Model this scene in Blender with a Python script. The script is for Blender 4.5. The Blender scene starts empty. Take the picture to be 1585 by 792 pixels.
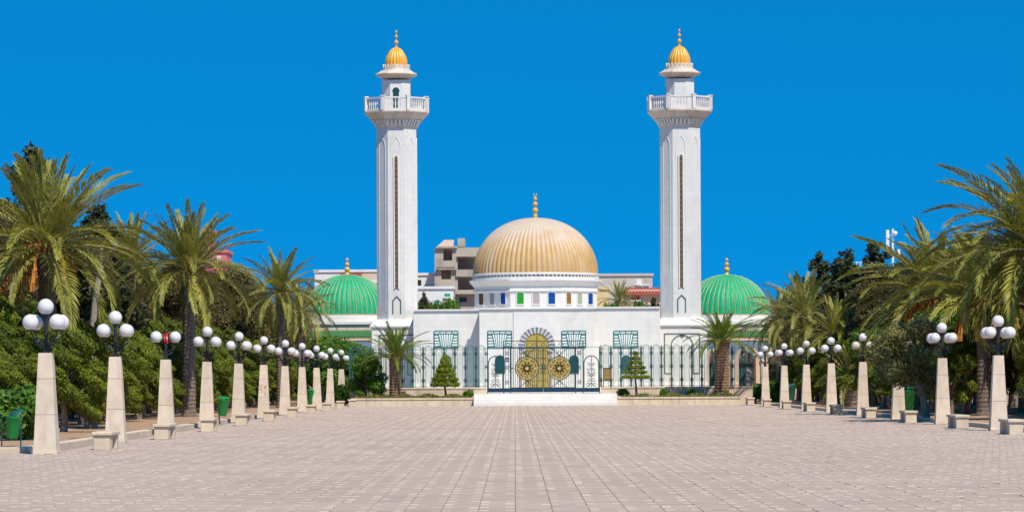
import bpy, math, random
import numpy as np
from mathutils import Vector, Matrix
R = math.radians
random.seed(7); rng = np.random.default_rng(7)
scene = bpy.context.scene
col = scene.collection
# ------------------------------------------------------------------ camera
F = 5200.0; CX, CY = 797.0, 585.0; CAMH = 1.6; ROLL = 0.0048      # measured in photograph pixels (1585 wide)
cam_d = bpy.data.cameras.new('camera'); cam = bpy.data.objects.new('camera', cam_d); col.objects.link(cam)
cam.location = (0, 0, CAMH)
cam.rotation_euler = (Matrix.Rotation(R(90), 3, 'X') @ Matrix.Rotation(-ROLL, 3, 'Z')).to_euler()
cam_d.sensor_width = 36; cam_d.lens = 36 * F / 1585
cam_d.shift_x = (792.5 - CX) / 1585; cam_d.shift_y = (CY - 396) / 1585
cam_d.clip_start = 1; cam_d.clip_end = 9000
scene.camera = cam
# ------------------------------------------------------------------ light
SUN = Vector((0.35, -0.65, 1.0)).normalized()
world = bpy.data.worlds.new('World'); scene.world = world; world.use_nodes = True
wn, wl = world.node_tree.nodes, world.node_tree.links; wn.clear()
tc = wn.new('ShaderNodeTexCoord'); sep = wn.new('ShaderNodeSeparateXYZ'); wl.new(tc.outputs['Generated'], sep.inputs[0])
ab = wn.new('ShaderNodeMath'); ab.operation = 'MAXIMUM'; ab.inputs[1].default_value = 0.0; wl.new(sep.outputs[2], ab.inputs[0])
ad = wn.new('ShaderNodeMath'); ad.operation = 'ADD'; ad.inputs[1].default_value = 0.30; wl.new(ab.outputs[0], ad.inputs[0])
cmb = wn.new('ShaderNodeCombineXYZ'); wl.new(sep.outputs[0], cmb.inputs[0]); wl.new(sep.outputs[1], cmb.inputs[1]); wl.new(ad.outputs[0], cmb.inputs[2])
nrm = wn.new('ShaderNodeVectorMath'); nrm.operation = 'NORMALIZE'; wl.new(cmb.outputs[0], nrm.inputs[0])
sky = wn.new('ShaderNodeTexSky'); sky.sky_type = 'NISHITA'; sky.sun_disc = False
sky.sun_elevation = math.asin(SUN.z); sky.sun_rotation = math.atan2(SUN.x, SUN.y)
sky.air_density = 1.0; sky.dust_density = 0.0; sky.ozone_density = 6.0
wl.new(nrm.outputs[0], sky.inputs[0])
mulc = wn.new('ShaderNodeMix'); mulc.data_type = 'RGBA'; mulc.blend_type = 'MULTIPLY'; mulc.inputs[0].default_value = 1
mulc.inputs[7].default_value = (0.010, 0.725, 1.0, 1)
wl.new(sky.outputs[0], mulc.inputs[6])
bg = wn.new('ShaderNodeBackground'); bg.inputs[1].default_value = 0.15; wl.new(mulc.outputs[2], bg.inputs[0])
wo = wn.new('ShaderNodeOutputWorld'); wl.new(bg.outputs[0], wo.inputs[0])
sd = bpy.data.lights.new('sun', 'SUN'); sd.energy = 4.7; sd.angle = R(0.5); sd.color = (1, 0.93, 0.82)
sun = bpy.data.objects.new('sun', sd); col.objects.link(sun); sun.location = (40, -20, 80)
sun.rotation_euler = (-SUN).to_track_quat('-Z', 'Y').to_euler()
vs = scene.view_settings; vs.view_transform = 'Standard'; vs.look = 'None'; vs.gamma = 1; vs.use_curve_mapping = False; vs.exposure = 0.08
scene.render.engine = 'CYCLES'
scene.cycles.use_denoising = True; scene.cycles.max_bounces = 6; scene.cycles.transparent_max_bounces = 6
# ------------------------------------------------------------------ helpers
def pix(px, py, Y):
    """point at depth Y that a photograph pixel looks at"""
    u = (px - CX) - ROLL * (py - CY); v = (py - CY) + ROLL * (px - CX)
    return Vector((u * Y / F, Y, CAMH - v * Y / F))
def tag(o, label=None, cat=None, group=None, kind=None):
    if label: o['label'] = label
    if cat: o['category'] = cat
    if group: o['group'] = group
    if kind: o['kind'] = kind
    return o
def empty(name, loc, label, cat, group=None, rz=0):
    o = bpy.data.objects.new(name, None); col.objects.link(o); o.location = loc; o.rotation_euler = (0, 0, rz)
    o.empty_display_size = 0.2
    return tag(o, label, cat, group)
def link(name, me, parent=None, loc=(0, 0, 0), rot=(0, 0, 0), scale=(1, 1, 1)):
    o = bpy.data.objects.new(name, me); col.objects.link(o)
    if parent: o.parent = parent
    o.location = loc; o.rotation_euler = rot; o.scale = scale
    return o
class MB:
    def __init__(s): s.v = []; s.f = []; s.m = []; s.mi = 0
    def add(s, vs, fs):
        b = len(s.v); s.v += [tuple(x) for x in vs]; s.f += [tuple(b + i for i in f) for f in fs]; s.m += [s.mi] * len(fs); return s
    def box(s, x0, x1, y0, y1, z0, z1):
        return s.add([(x0,y0,z0),(x1,y0,z0),(x1,y1,z0),(x0,y1,z0),(x0,y0,z1),(x1,y0,z1),(x1,y1,z1),(x0,y1,z1)],
                     [(0,3,2,1),(4,5,6,7),(0,1,5,4),(1,2,6,5),(2,3,7,6),(3,0,4,7)])
    def cbox(s, x0, x1, y0, y1, z0, z1, c=0.01):
        """box with chamfered edges"""
        lay = [(z0, c), (z0 + c, 0), (z1 - c, 0), (z1, c)]
        vs = []
        for z, k in lay:
            a = c
            for (x, y, dx, dy) in ((x0,y0,1,1),(x1,y0,-1,1),(x1,y1,-1,-1),(x0,y1,1,-1)):
                p1 = (x + dx * (a + k), y + dy * k, z); p2 = (x + dx * k, y + dy * (a + k), z)
                vs += ([p2, p1] if dx * dy > 0 else [p1, p2])
        fs = [tuple(range(7, -1, -1)), tuple(range(24, 32))]
        for l in range(3):
            for i in range(8): j = (i + 1) % 8; fs.append((l*8+i, l*8+j, l*8+8+j, l*8+8+i))
        return s.add(vs, fs)
    def frustum(s, cx, cy, z0, w0, d0, z1, w1, d1):
        vs = [(cx+a*w/2, cy+b*d/2, z) for z, w, d in ((z0,w0,d0),(z1,w1,d1)) for a, b in ((-1,-1),(1,-1),(1,1),(-1,1))]
        return s.add(vs, [(0,3,2,1),(4,5,6,7),(0,1,5,4),(1,2,6,5),(2,3,7,6),(3,0,4,7)])
    def lathe(s, prof, n, c=(0, 0), rib=None, ph=0.0, cap=True):
        """prof: list of (radius, z)"""
        b = []
        for r, z in prof:
            for i in range(n):
                a = 2*math.pi*(i + ph)/n; k = rib(i, r, z) if rib else 1
                b.append((c[0]+r*k*math.sin(a), c[1]-r*k*math.cos(a), z))
        fs = []
        for l in range(len(prof)-1):
            for i in range(n): j = (i+1) % n; fs.append((l*n+i, l*n+j, l*n+n+j, l*n+n+i))
        if cap: fs += [tuple(range(n-1, -1, -1)), tuple((len(prof)-1)*n+i for i in range(n))]
        return s.add(b, fs)
    def octa(s, prof, c=(0, 0)):
        """octagon with a flat front; prof holds (apothem, z)"""
        return s.lathe([(a/math.cos(math.pi/8), z) for a, z in prof], 8, c, ph=0.5)
    def sphere(s, c, r, n=16, m=10):
        prof = [(max(1e-4, r*math.sin(math.pi*i/m)), c[2]-r*math.cos(math.pi*i/m)) for i in range(m+1)]
        return s.lathe(prof, n, c[:2])
    def tube(s, pts, rad, n=6, cap=True):
        pts = [Vector(p) for p in pts]; N = len(pts); vs = []
        for i, p in enumerate(pts):
            t = (pts[min(i+1, N-1)] - pts[max(i-1, 0)]).normalized()
            up = Vector((0, 0, 1)) if abs(t.z) < 0.9 else Vector((0, 1, 0))
            a = t.cross(up).normalized(); b = a.cross(t)
            r = rad[i] if isinstance(rad, (list, tuple)) else rad
            for k in range(n):
                q = 2*math.pi*k/n; vs.append(p + a*math.cos(q)*r + b*math.sin(q)*r)
        fs = [(l*n+k, l*n+(k+1)%n, l*n+n+(k+1)%n, l*n+n+k) for l in range(N-1) for k in range(n)]
        if cap: fs += [tuple(range(n-1, -1, -1)), tuple((N-1)*n+k for k in range(n))]
        return s.add(vs, fs)
    def bar(s, a, b, w, d=None):
        """flat bar in the xz plane from a to b (x,z) at y from -d/2 to d/2"""
        d = d or w; ax, az = a; bx, bz = b; L = math.hypot(bx-ax, bz-az) or 1
        nx, nz = -(bz-az)/L*w/2, (bx-ax)/L*w/2
        vs = [(ax+nx,-d/2,az+nz),(ax-nx,-d/2,az-nz),(bx-nx,-d/2,bz-nz),(bx+nx,-d/2,bz+nz),
              (ax+nx,d/2,az+nz),(ax-nx,d/2,az-nz),(bx-nx,d/2,bz-nz),(bx+nx,d/2,bz+nz)]
        return s.add(vs, [(0,1,2,3),(7,6,5,4),(0,4,5,1),(1,5,6,2),(2,6,7,3),(3,7,4,0)])
    def arcbar(s, c, r, a0, a1, w, d=None, n=14):
        p = [(c[0]+r*math.cos(a0+(a1-a0)*i/n), c[1]+r*math.sin(a0+(a1-a0)*i/n)) for i in range(n+1)]
        for i in range(n): s.bar(p[i], p[i+1], w, d)
        return s
    def plate(s, poly, y0, y1):
        """extruded outline given in (x,z), counter-clockwise seen from the front"""
        n = len(poly); vs = [(x, y0, z) for x, z in poly] + [(x, y1, z) for x, z in poly]
        return s.add(vs, [tuple(range(n)), tuple(range(2*n-1, n-1, -1))] + [(i, i+n, (i+1)%n+n, (i+1)%n) for i in range(n)])
    def mesh(s, name, mats, off=(0, 0, 0), smooth=False):
        me = bpy.data.meshes.new(name)
        v = np.array(s.v, dtype=float) - np.array(off)
        me.from_pydata(v.tolist(), [], s.f)
        for m in (mats if isinstance(mats, (list, tuple)) else [mats]): me.materials.append(m)
        me.polygons.foreach_set('material_index', s.m)
        if smooth:
            me.polygons.foreach_set('use_smooth', [True]*len(s.f))
            try: me.set_sharp_from_angle(angle=R(35))
            except Exception: pass
        me.update(); return me
    def build(s, name, mats, parent=None, smooth=False, off=None):
        """verts are world coordinates; parent is an unrotated Empty (or its child) standing at off"""
        o = Vector((0, 0, 0)); p = parent
        if off is None:
            while p: o += Vector(p.location); p = p.parent
        else: o = Vector(off)
        return link(name, s.mesh(name, mats, o, smooth), parent)
def cards(name, P, N, size, mat, asp=1.6, parent=None, seed=0):
    """leaf quads at points P with normals N"""
    g = np.random.default_rng(seed); n = len(P)
    N = N / (np.linalg.norm(N, axis=1, keepdims=True) + 1e-9)
    t = g.normal(size=(n, 3)); t -= (t*N).sum(1, keepdims=True)*N; t /= np.linalg.norm(t, axis=1, keepdims=True)+1e-9
    b = np.cross(N, t); sz = (size*g.uniform(.6, 1.35, n))[:, None]
    V = np.stack([P - t*sz*asp/2, P + b*sz*.5 + t*sz*.1, P + t*sz*asp/2, P - b*sz*.5 + t*sz*.1], 1).reshape(-1, 3)
    me = bpy.data.meshes.new(name); me.vertices.add(4*n); me.vertices.foreach_set('co', V.ravel())
    me.loops.add(4*n); me.loops.foreach_set('vertex_index', np.arange(4*n, dtype=np.int32))
    me.polygons.add(n); me.polygons.foreach_set('loop_start', np.arange(0, 4*n, 4, dtype=np.int32))
    me.polygons.foreach_set('loop_total', np.full(n, 4, dtype=np.int32))
    me.materials.append(mat); me.update(calc_edges=True); me.validate(); return me
# ------------------------------------------------------------------ materials
M = {}
SW0, SL0 = .45, .26
def mat(key, c1, c2=None, rough=0.7, scale=6.0, bump=0.0, bscale=40.0, metal=0.0, spec=0.35, trans=0.0, rnd=0.0, joint=None, detail=4.0, stain=None, cell=None, fade=None):
    m = bpy.data.materials.new(key); m.use_nodes = True; nt = m.node_tree; n, l = nt.nodes, nt.links; n.clear()
    out = n.new('ShaderNodeOutputMaterial'); p = n.new('ShaderNodeBsdfPrincipled')
    p.inputs['Roughness'].default_value = rough; p.inputs['Metallic'].default_value = metal; p.inputs['Specular IOR Level'].default_value = spec
    t = n.new('ShaderNodeTexCoord'); cs = None
    c2 = c2 or c1
    nz = n.new('ShaderNodeTexNoise'); nz.inputs['Scale'].default_value = scale; nz.inputs['Detail'].default_value = detail; nz.inputs['Roughness'].default_value = .6
    geo = n.new('ShaderNodeNewGeometry'); l.new(geo.outputs['Position'], nz.inputs['Vector'])
    rp = n.new('ShaderNodeValToRGB'); rp.color_ramp.elements[0].position = .32; rp.color_ramp.elements[1].position = .68
    rp.color_ramp.elements[0].color = (*c1, 1); rp.color_ramp.elements[1].color = (*c2, 1)
    l.new(nz.outputs[0], rp.inputs[0]); cs = rp.outputs[0]
    def mix(a, fac, colour, mode='MIX'):
        x = n.new('ShaderNodeMix'); x.data_type = 'RGBA'; x.blend_type = mode
        l.new(a, x.inputs[6])
        if hasattr(colour, 'is_linked'): l.new(colour, x.inputs[7])
        else: x.inputs[7].default_value = (*colour, 1)
        if hasattr(fac, 'is_linked'): l.new(fac, x.inputs[0])
        else: x.inputs[0].default_value = fac
        return x.outputs[2]
    if stain:
        sc, colour, amt, lo = stain
        mp = n.new('ShaderNodeMapping'); mp.inputs['Scale'].default_value = (sc*3, sc*3, sc); l.new(geo.outputs['Position'], mp.inputs[0])
        z2 = n.new('ShaderNodeTexNoise'); z2.inputs['Scale'].default_value = 1; z2.inputs['Detail'].default_value = 6; l.new(mp.outputs[0], z2.inputs['Vector'])
        r2 = n.new('ShaderNodeMapRange'); r2.inputs[1].default_value = lo; r2.inputs[2].default_value = lo+.2; r2.inputs[4].default_value = amt
        l.new(z2.outputs[0], r2.inputs[0]); cs = mix(cs, r2.outputs[0], colour)
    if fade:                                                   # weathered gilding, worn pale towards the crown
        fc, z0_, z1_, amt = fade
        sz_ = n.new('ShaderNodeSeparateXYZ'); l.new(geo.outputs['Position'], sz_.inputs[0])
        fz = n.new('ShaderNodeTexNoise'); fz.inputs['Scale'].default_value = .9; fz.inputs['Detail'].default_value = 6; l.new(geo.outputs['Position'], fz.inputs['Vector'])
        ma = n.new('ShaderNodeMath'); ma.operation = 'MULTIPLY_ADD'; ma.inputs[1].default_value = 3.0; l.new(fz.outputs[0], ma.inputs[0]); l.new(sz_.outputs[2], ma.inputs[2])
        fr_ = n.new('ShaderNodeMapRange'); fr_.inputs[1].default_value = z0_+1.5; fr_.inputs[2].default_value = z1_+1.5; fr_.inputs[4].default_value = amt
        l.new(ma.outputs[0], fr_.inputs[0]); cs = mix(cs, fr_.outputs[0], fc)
    hgt = None
    if joint:
        w, h, colour, amt = joint
        mp = n.new('ShaderNodeMapping'); mp.inputs['Rotation'].default_value = (R(90), 0, 0); l.new(geo.outputs['Position'], mp.inputs[0])
        sx = n.new('ShaderNodeSeparateXYZ'); l.new(geo.outputs['Position'], sx.inputs[0])
        su = n.new('ShaderNodeMath'); su.operation = 'ADD'; l.new(sx.outputs[0], su.inputs[0]); l.new(sx.outputs[1], su.inputs[1])
        cb = n.new('ShaderNodeCombineXYZ'); l.new(su.outputs[0], cb.inputs[0]); l.new(sx.outputs[2], cb.inputs[1])
        br = n.new('ShaderNodeTexBrick'); br.inputs['Scale'].default_value = 1; br.inputs['Brick Width'].default_value = w; br.inputs['Row Height'].default_value = h
        br.inputs['Mortar Size'].default_value = .012; br.inputs['Color1'].default_value = (1,1,1,1); br.inputs['Color2'].default_value = (.90,.90,.90,1); br.inputs['Mortar'].default_value = (*colour, 1)
        l.new(cb.outputs[0], br.inputs['Vector']); cs = mix(cs, amt, br.outputs['Color'], 'MULTIPLY')
    if cell:
        dv = n.new('ShaderNodeVectorMath'); dv.operation = 'DIVIDE'; dv.inputs[1].default_value = (cell[0], cell[1], 1e6); l.new(geo.outputs['Position'], dv.inputs[0])
        fo = n.new('ShaderNodeVectorMath'); fo.operation = 'FLOOR'; l.new(dv.outputs[0], fo.inputs[0])
        wn_ = n.new('ShaderNodeTexWhiteNoise'); l.new(fo.outputs[0], wn_.inputs['Vector'])
        mr = n.new('ShaderNodeMapRange'); mr.inputs[3].default_value = 1-cell[2]; mr.inputs[4].default_value = 1+cell[2]; l.new(wn_.outputs['Value'], mr.inputs[0])
        hs = n.new('ShaderNodeHueSaturation'); l.new(mr.outputs[0], hs.inputs['Value']); l.new(cs, hs.inputs['Color']); cs = hs.outputs[0]
    if rnd:
        oi = n.new('ShaderNodeObjectInfo'); mr = n.new('ShaderNodeMapRange'); mr.inputs[3].default_value = 1-rnd; mr.inputs[4].default_value = 1+rnd
        l.new(oi.outputs['Random'], mr.inputs[0])
        hs = n.new('ShaderNodeHueSaturation'); l.new(mr.outputs[0], hs.inputs['Value']); l.new(cs, hs.inputs['Color']); cs = hs.outputs[0]
    l.new(cs, p.inputs['Base Color'])
    if bump:
        b2 = n.new('ShaderNodeTexNoise'); b2.inputs['Scale'].default_value = bscale; b2.inputs['Detail'].default_value = 3; l.new(geo.outputs['Position'], b2.inputs['Vector'])
        bp = n.new('ShaderNodeBump'); bp.inputs['Strength'].default_value = bump; bp.inputs['Distance'].default_value = .02; l.new(b2.outputs[0], bp.inputs['Height']); l.new(bp.outputs[0], p.inputs['Normal'])
    if trans:
        tr = n.new('ShaderNodeBsdfTranslucent'); l.new(cs, tr.inputs[0]); mx = n.new('ShaderNodeMixShader'); mx.inputs[0].default_value = trans
        l.new(p.outputs[0], mx.inputs[1]); l.new(tr.outputs[0], mx.inputs[2]); l.new(mx.outputs[0], out.inputs[0])
    else: l.new(p.outputs[0], out.inputs[0])
    M[key] = m; return m
mat('sand', (.50,.36,.24), (.40,.28,.18), .95, .15, .6, 3)
mat('soil', (.46,.29,.17), (.34,.21,.12), .95, .9, .8, 6)
mat('mortar', (.29,.22,.165), (.36,.28,.21), .95, 1.5)
mat('paver', (.40,.30,.235), (.475,.36,.283), .85, .22, .4, 18, detail=8, cell=(SW0, SL0, .055))
mat('paver_light', (.70,.575,.455), (.53,.425,.34), .8, 2.0)
mat('limestone', (.70,.58,.42), (.60,.48,.34), .8, 2.2, .3, 30, rnd=.06, stain=(.9, (.44,.35,.26), .6, .52))
mat('pillar_stone', (.72,.60,.46), (.62,.50,.37), .75, 3.0, .2, 30, rnd=.05, stain=(1.1, (.44,.32,.23), .55, .54))
mat('marble', (.75,.72,.66), (.70,.67,.615), .45, 1.2, .05, 20, joint=(.9, .45, (.62,.60,.56), .32), stain=(.45, (.56,.53,.47), .5, .54))
mat('marble_plain', (.76,.73,.67), (.70,.67,.62), .45, 1.5, .05, 20, stain=(.5, (.55,.51,.44), .45, .55))
mat('marble_warm', (.72,.61,.49), (.62,.51,.41), .5, 2, .1, 20, stain=(.7, (.42,.35,.28), .55, .5))
mat('step_marble', (.80,.76,.70), (.72,.68,.62), .5, 1.2, .05, 20)
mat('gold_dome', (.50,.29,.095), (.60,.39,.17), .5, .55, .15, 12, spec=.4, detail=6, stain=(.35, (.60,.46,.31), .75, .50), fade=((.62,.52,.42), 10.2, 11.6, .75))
mat('gold_paint', (.74,.36,.04), (.82,.42,.06), .35, 3, spec=.5)
mat('gold', (.66,.48,.15), (.50,.34,.09), .45, 8, metal=.25)
mat('gold_pale', (.74,.60,.30), (.62,.47,.18), .5, 6, metal=.1)
mat('inlay', (.07,.12,.095), (.11,.14,.10), .5, 6)
mat('brass_door', (.62,.45,.11), (.42,.28,.06), .45, 7, .4, 25, metal=.35)
mat('green_tile', (.008,.31,.115), (.02,.39,.165), .5, 2.5, .25, 14, spec=.28, stain=(.5, (.10,.34,.18), .5, .55))
mat('roof_green', (.03,.15,.035), (.10,.22,.06), .5, 4)
mat('tile_line', (.58,.56,.30), (.46,.46,.24), .6)
mat('teal_iron', (.008,.045,.05), (.012,.06,.06), .45, 5)
mat('teal_fence', (.025,.11,.105), (.045,.15,.14), .5, 5)
mat('teal_net', (.07,.19,.18), (.11,.24,.23), .5, 5)
mat('teal_window', (.012,.13,.105), (.02,.17,.14), .5, 5)
mat('teal_dark', (.006,.055,.062), (.008,.07,.075), .4, 5)
mat('navy', (.010,.030,.060), (.014,.04,.07), .4, 5)
mat('black_iron', (.012,.016,.022), (.02,.026,.034), .45, 8)
mat('dark', (.02,.018,.016), (.03,.026,.024), .9)
mat('pale_panel', (.80,.84,.80), (.76,.81,.77), .5)
mat('black_marble', (.14,.15,.18), (.24,.26,.30), .35, 6)
mat('grey_marble', (.62,.60,.55), (.52,.50,.46), .4, 6)
mat('blue_tile', (.05,.13,.24), (.30,.36,.38), .4, 9)
mat('peach', (.68,.50,.35), (.58,.42,.29), .8, 3)
mat('bronze', (.16,.10,.035), (.22,.14,.05), .5, 4)
mat('slit', (.20,.13,.05), (.14,.09,.03), .5, 3)
for k, c in dict(brown=(.19,.085,.05), grey=(.36,.36,.36), blue=(.008,.075,.36), green=(.03,.34,.02), pinkgrey=(.50,.42,.38), amber=(.33,.16,.04), sage=(.42,.44,.34)).items():
    mat('glass_'+k, c, tuple(x*.85 for x in c), .2, 12)
mat('globe', (.73,.70,.675), (.69,.665,.64), .32, 4, spec=.5)
mat('globe_stained', (.74,.68,.58), (.52,.45,.36), .4, 14)
mat('red', (.62,.02,.03), (.55,.015,.025), .8, 4)
mat('white_cloth', (.8,.8,.8), None, .8)
mat('graffiti', (.50,.16,.12), None, .8)
mat('bin_green', (.01,.26,.045), (.012,.20,.04), .38, 5)
mat('bin_dark', (.01,.09,.06), (.015,.11,.07), .4, 5)
mat('bark', (.17,.125,.095), (.28,.22,.17), .95, 9, .8, 20)
mat('bark_pale', (.36,.29,.22), (.24,.185,.14), .95, 7, .7, 20)
mat('palm_bark', (.13,.105,.08), (.24,.19,.145), .95, 10, .8, 22)
mat('palm_bark_brown', (.20,.115,.065), (.32,.20,.12), .95, 10, .8, 22)
mat('frond', (.18,.19,.020), (.44,.41,.085), .5, 1.6, trans=.22, rnd=.20)
mat('frond_fresh', (.11,.19,.012), (.24,.32,.035), .5, 2.0, trans=.25, rnd=.16)
mat('frond_grey', (.23,.235,.040), (.48,.44,.12), .5, 1.6, trans=.22, rnd=.18)
mat('frond_dry', (.40,.26,.09), (.28,.17,.06), .8, 2.0, trans=.15, rnd=.2)
mat('rachis', (.27,.25,.08), (.36,.30,.10), .6)
mat('stalk', (.62,.24,.03), (.48,.19,.04), .7, 4)
mat('leaf_olive', (.055,.045,.010), (.165,.135,.034), .65, .9, trans=.15, rnd=.18)
mat('leaf_dark', (.025,.038,.010), (.065,.072,.018), .6, 1.0, trans=.12, rnd=.2)
mat('leaf_juniper', (.065,.090,.004), (.195,.225,.010), .65, .8, trans=.15, rnd=.20)
mat('leaf_bright', (.055,.14,.008), (.125,.245,.015), .5, 1.0, trans=.28, rnd=.12)
mat('leaf_olivetree', (.16,.165,.042), (.32,.30,.095), .55, 2.0, trans=.15, rnd=.1)
mat('leaf_topiary', (.14,.19,.008), (.27,.31,.02), .6, 3.0, trans=.2, rnd=.1)
mat('grass', (.14,.17,.03), (.26,.25,.06), .7, 2.0, trans=.25)
mat('concrete', (.52,.44,.345), (.42,.355,.28), .9, .8, .3, 6, stain=(.4, (.22,.19,.16), .5, .55))
mat('plaster_white', (.78,.76,.73), (.70,.68,.65), .8, .6, stain=(.5, (.55,.52,.48), .4, .55))
mat('plaster_peach', (.70,.52,.38), (.62,.46,.34), .85, .6)
mat('plaster_beige', (.58,.52,.46), (.50,.45,.40), .85, .6)
mat('plaster_yellow', (.72,.52,.26), (.64,.46,.24), .85, .6)
mat('roof_red', (.48,.10,.06), (.38,.08,.05), .8, 3)
mat('pink', (.70,.22,.22), (.62,.20,.20), .8, 2)
mat('antenna', (.76,.78,.80), None, .5)

# ------------------------------------------------------------------ the ground
YG0, YB0, YP = 12.48, 74.0, 196.0           # plaza start, planting beds start, forecourt planter
XL, XR = -10.75, 14.55                      # kerb lines
g = MB(); g.box(-2500, 2500, -300, 5000, -1.0, -0.06); tag(g.build('ground', M['sand']), kind='structure')
g = MB(); g.box(-22, 26, YG0, YB0 - .002, -.05, -.014); g.box(XL, XR, YB0, YP + 10, -.05, -.014)
pave = tag(g.build('plaza_pavement', M['mortar']), kind='structure')
SW, SL, GAP = 0.45, 0.26, 0.0045
def stone_rows():
    j = 0; y = YG0
    while y < YP + 8:
        lo, hi = (-21, 25) if y + SL < YB0 else (XL + .02, XR - .02)
        k0 = math.ceil(lo / SW); k1 = math.floor((hi - SW) / SW)
        for k in range(k0, k1 + 1): yield j, k, k * SW, y
        y += SL; j += 1
def stone_shape(chips, w=SW - GAP, d=SL - GAP, b=.010):
    """one paver standing on z = 0 (its top), with bevelled rim and paler pieces at the front corners"""
    m = MB(); h = -.02
    m.add([(0,0,h),(w,0,h),(w,d,h),(0,d,h),(0,0,-.005),(w,0,-.005),(w,d,-.005),(0,d,-.005),(b,b,0),(w-b,b,0),(w-b,d-b,0),(b,d-b,0)],
          [(0,1,5,4),(1,2,6,5),(2,3,7,6),(3,0,4,7),(4,5,9,8),(5,6,10,9),(6,7,11,10),(7,4,8,11),(8,9,10,11)])
    m.mi = 1
    for c in chips:
        x0 = .0 if c == 0 else w - .13
        m.add([(x0,-.002,-.008),(x0+.13,-.002,-.008),(x0+.12,.09,.005),(x0+.01,.09,.005),(x0+.13,.18,-.002),(x0,.18,-.002)],
              [(0,1,2,3),(3,2,4,5)])
    return m
chipsets = [(), (0,), (1,), (0, 1)]
shapes = [stone_shape(c) for c in chipsets]
smesh = [s.mesh('paving_stone', [M['paver'], M['paver_light']]) for s in shapes]
allst = list(stone_rows())
def chip_of(j, k):
    r = random.random()
    if j % 4 == 0: return 3 if r < .62 else (1 if r < .74 else (2 if r < .86 else 0))
    return 0 if r < .93 else (1 if r < .965 else 2)
near = [t for t in allst if t[3] > 40.2 and abs(t[2] + .22) < 6.3 * t[3] / 41 + .2][:300]
nearset = {(t[0], t[1]) for t in near}
big_v, big_f, big_m = [], [], []; base = 0
arr = [(np.array(s.v), s.f, s.m) for s in shapes]
for j, k, x, y in allst:
    c = chip_of(j, k); dz = random.gauss(0, .0022); tx, ty = random.gauss(0, .006), random.gauss(0, .004)
    if (j, k) in nearset:
        o = link('paving_stone', smesh[c], pave, (x, y, dz), (tx, ty, 0)); continue
    v, f, mm = arr[c]; vv = v + np.array([x, y, dz]); vv[:, 2] += (v[:, 1]-.25)*tx - (v[:, 0]-.22)*ty
    if y > 110: f = f[4:]; mm = mm[4:]
    big_v.append(vv); big_f += [tuple(i + base for i in q) for q in f]; big_m += mm; base += len(v)
bm = MB(); bm.v = np.concatenate(big_v).tolist(); bm.f = big_f; bm.m = big_m
tag(bm.build('paving_stones', [M['paver'], M['paver_light']], pave), kind='stuff')
# planting beds with kerbs
def bed(name, x0, x1, y0, y1):
    nx, ny = 14, 60; vs, fs = [], []
    for j in range(ny+1):
        for i in range(nx+1):
            e = 0 if i in (0, nx) or j in (0, ny) else random.uniform(-.01, .05)
            vs.append((x0+(x1-x0)*i/nx, y0+(y1-y0)*j/ny, .075+e))
    for j in range(ny):
        for i in range(nx): a = j*(nx+1)+i; fs.append((a, a+1, a+nx+2, a+nx+1))
    m = MB(); m.add(vs, fs); return tag(m.build(name, M['soil'], smooth=True), kind='structure')
bed('soil_bed', -60, XL - .30, YB0 + .31, 300); bed('soil_bed', XR + .30, 70, YB0 + .31, 300)
def kerb(pts_fn, n, name='kerb'):
    root = bpy.data.objects.new(name, None); col.objects.link(root); tag(root, kind='structure')
    for i in range(n): pts_fn(i, root)
kst = MB().cbox(0, .30, .006, 1.994, -.05, .13, .012).mesh('kerb_stone', M['limestone'])
kerb(lambda i, r: link('kerb_stone', kst, r, (XL - .30, YB0 + .3 + 2*i, random.uniform(-.006, .006))), 66)
kerb(lambda i, r: link('kerb_stone', kst, r, (XR, YB0 + .3 + 2*i, random.uniform(-.006, .006))), 66)
kerb(lambda i, r: link('kerb_stone', kst, r, (XL - 2*i, YB0, random.uniform(-.006, .006)), (0, 0, R(90))), 6)
kerb(lambda i, r: link('kerb_stone', kst, r, (XR + 2 + 2*i, YB0, random.uniform(-.006, .006)), (0, 0, R(90))), 6)

# ------------------------------------------------------------------ lamps, benches
def ordinal(i): return ['first','second','third','fourth','fifth','sixth','seventh','eighth','ninth','tenth','eleventh'][i]
pw = lambda z: .50 - (.50-.295)*(z-.09)/(2.2-.09)
pl_m = MB().cbox(-.265,.265,-.265,.265,0,.086,.01).mesh('plinth', M['pillar_stone'])
blk_m = []
for z0, z1 in ((.09,.855),(.865,1.635),(1.645,2.2)):
    blk_m.append(MB().frustum(0,0,z0,pw(z0),pw(z0),z1,pw(z1),pw(z1)).mesh('stone_block', M['pillar_stone']))
core_m = MB().frustum(0,0,.08,pw(.08)-.02,pw(.08)-.02,2.19,pw(2.19)-.02,pw(2.19)-.02).mesh('core', M['mortar'])
pole_m = MB().lathe([(.085,2.2),(.085,2.24),(.05,2.27),(.045,2.55),(.062,2.6),(.045,2.65),(.04,2.98),(.075,3.0),(.075,3.04)], 10).mesh('pole', M['black_iron'], smooth=True)
am = MB()
p = [(.04,0,2.34)] + [(.04+.22*math.sin(t)*1.0+.02, 0, 2.46-.12*math.cos(t)) for t in np.linspace(.3, 2.0, 7)]
p += [(.34,0,2.56),(.40,0,2.62),(.41,0,2.70)]
am.tube(p, .016, 5)
am.tube([(.16+.085*(1-t/9)*math.cos(t*1.1), 0, 2.43+.085*(1-t/9)*math.sin(t*1.1)) for t in range(8)], .011, 5)
am.tube([(.33+.05*(1-t/8)*math.cos(3.5-t*1.1), 0, 2.50+.05*(1-t/8)*math.sin(3.5-t*1.1)) for t in range(7)], .010, 5)
am.lathe([(.03,2.66),(.075,2.685),(.075,2.70)], 10, (.41, 0))
arm_m = am.mesh('arm', M['black_iron'], smooth=True)
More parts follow.
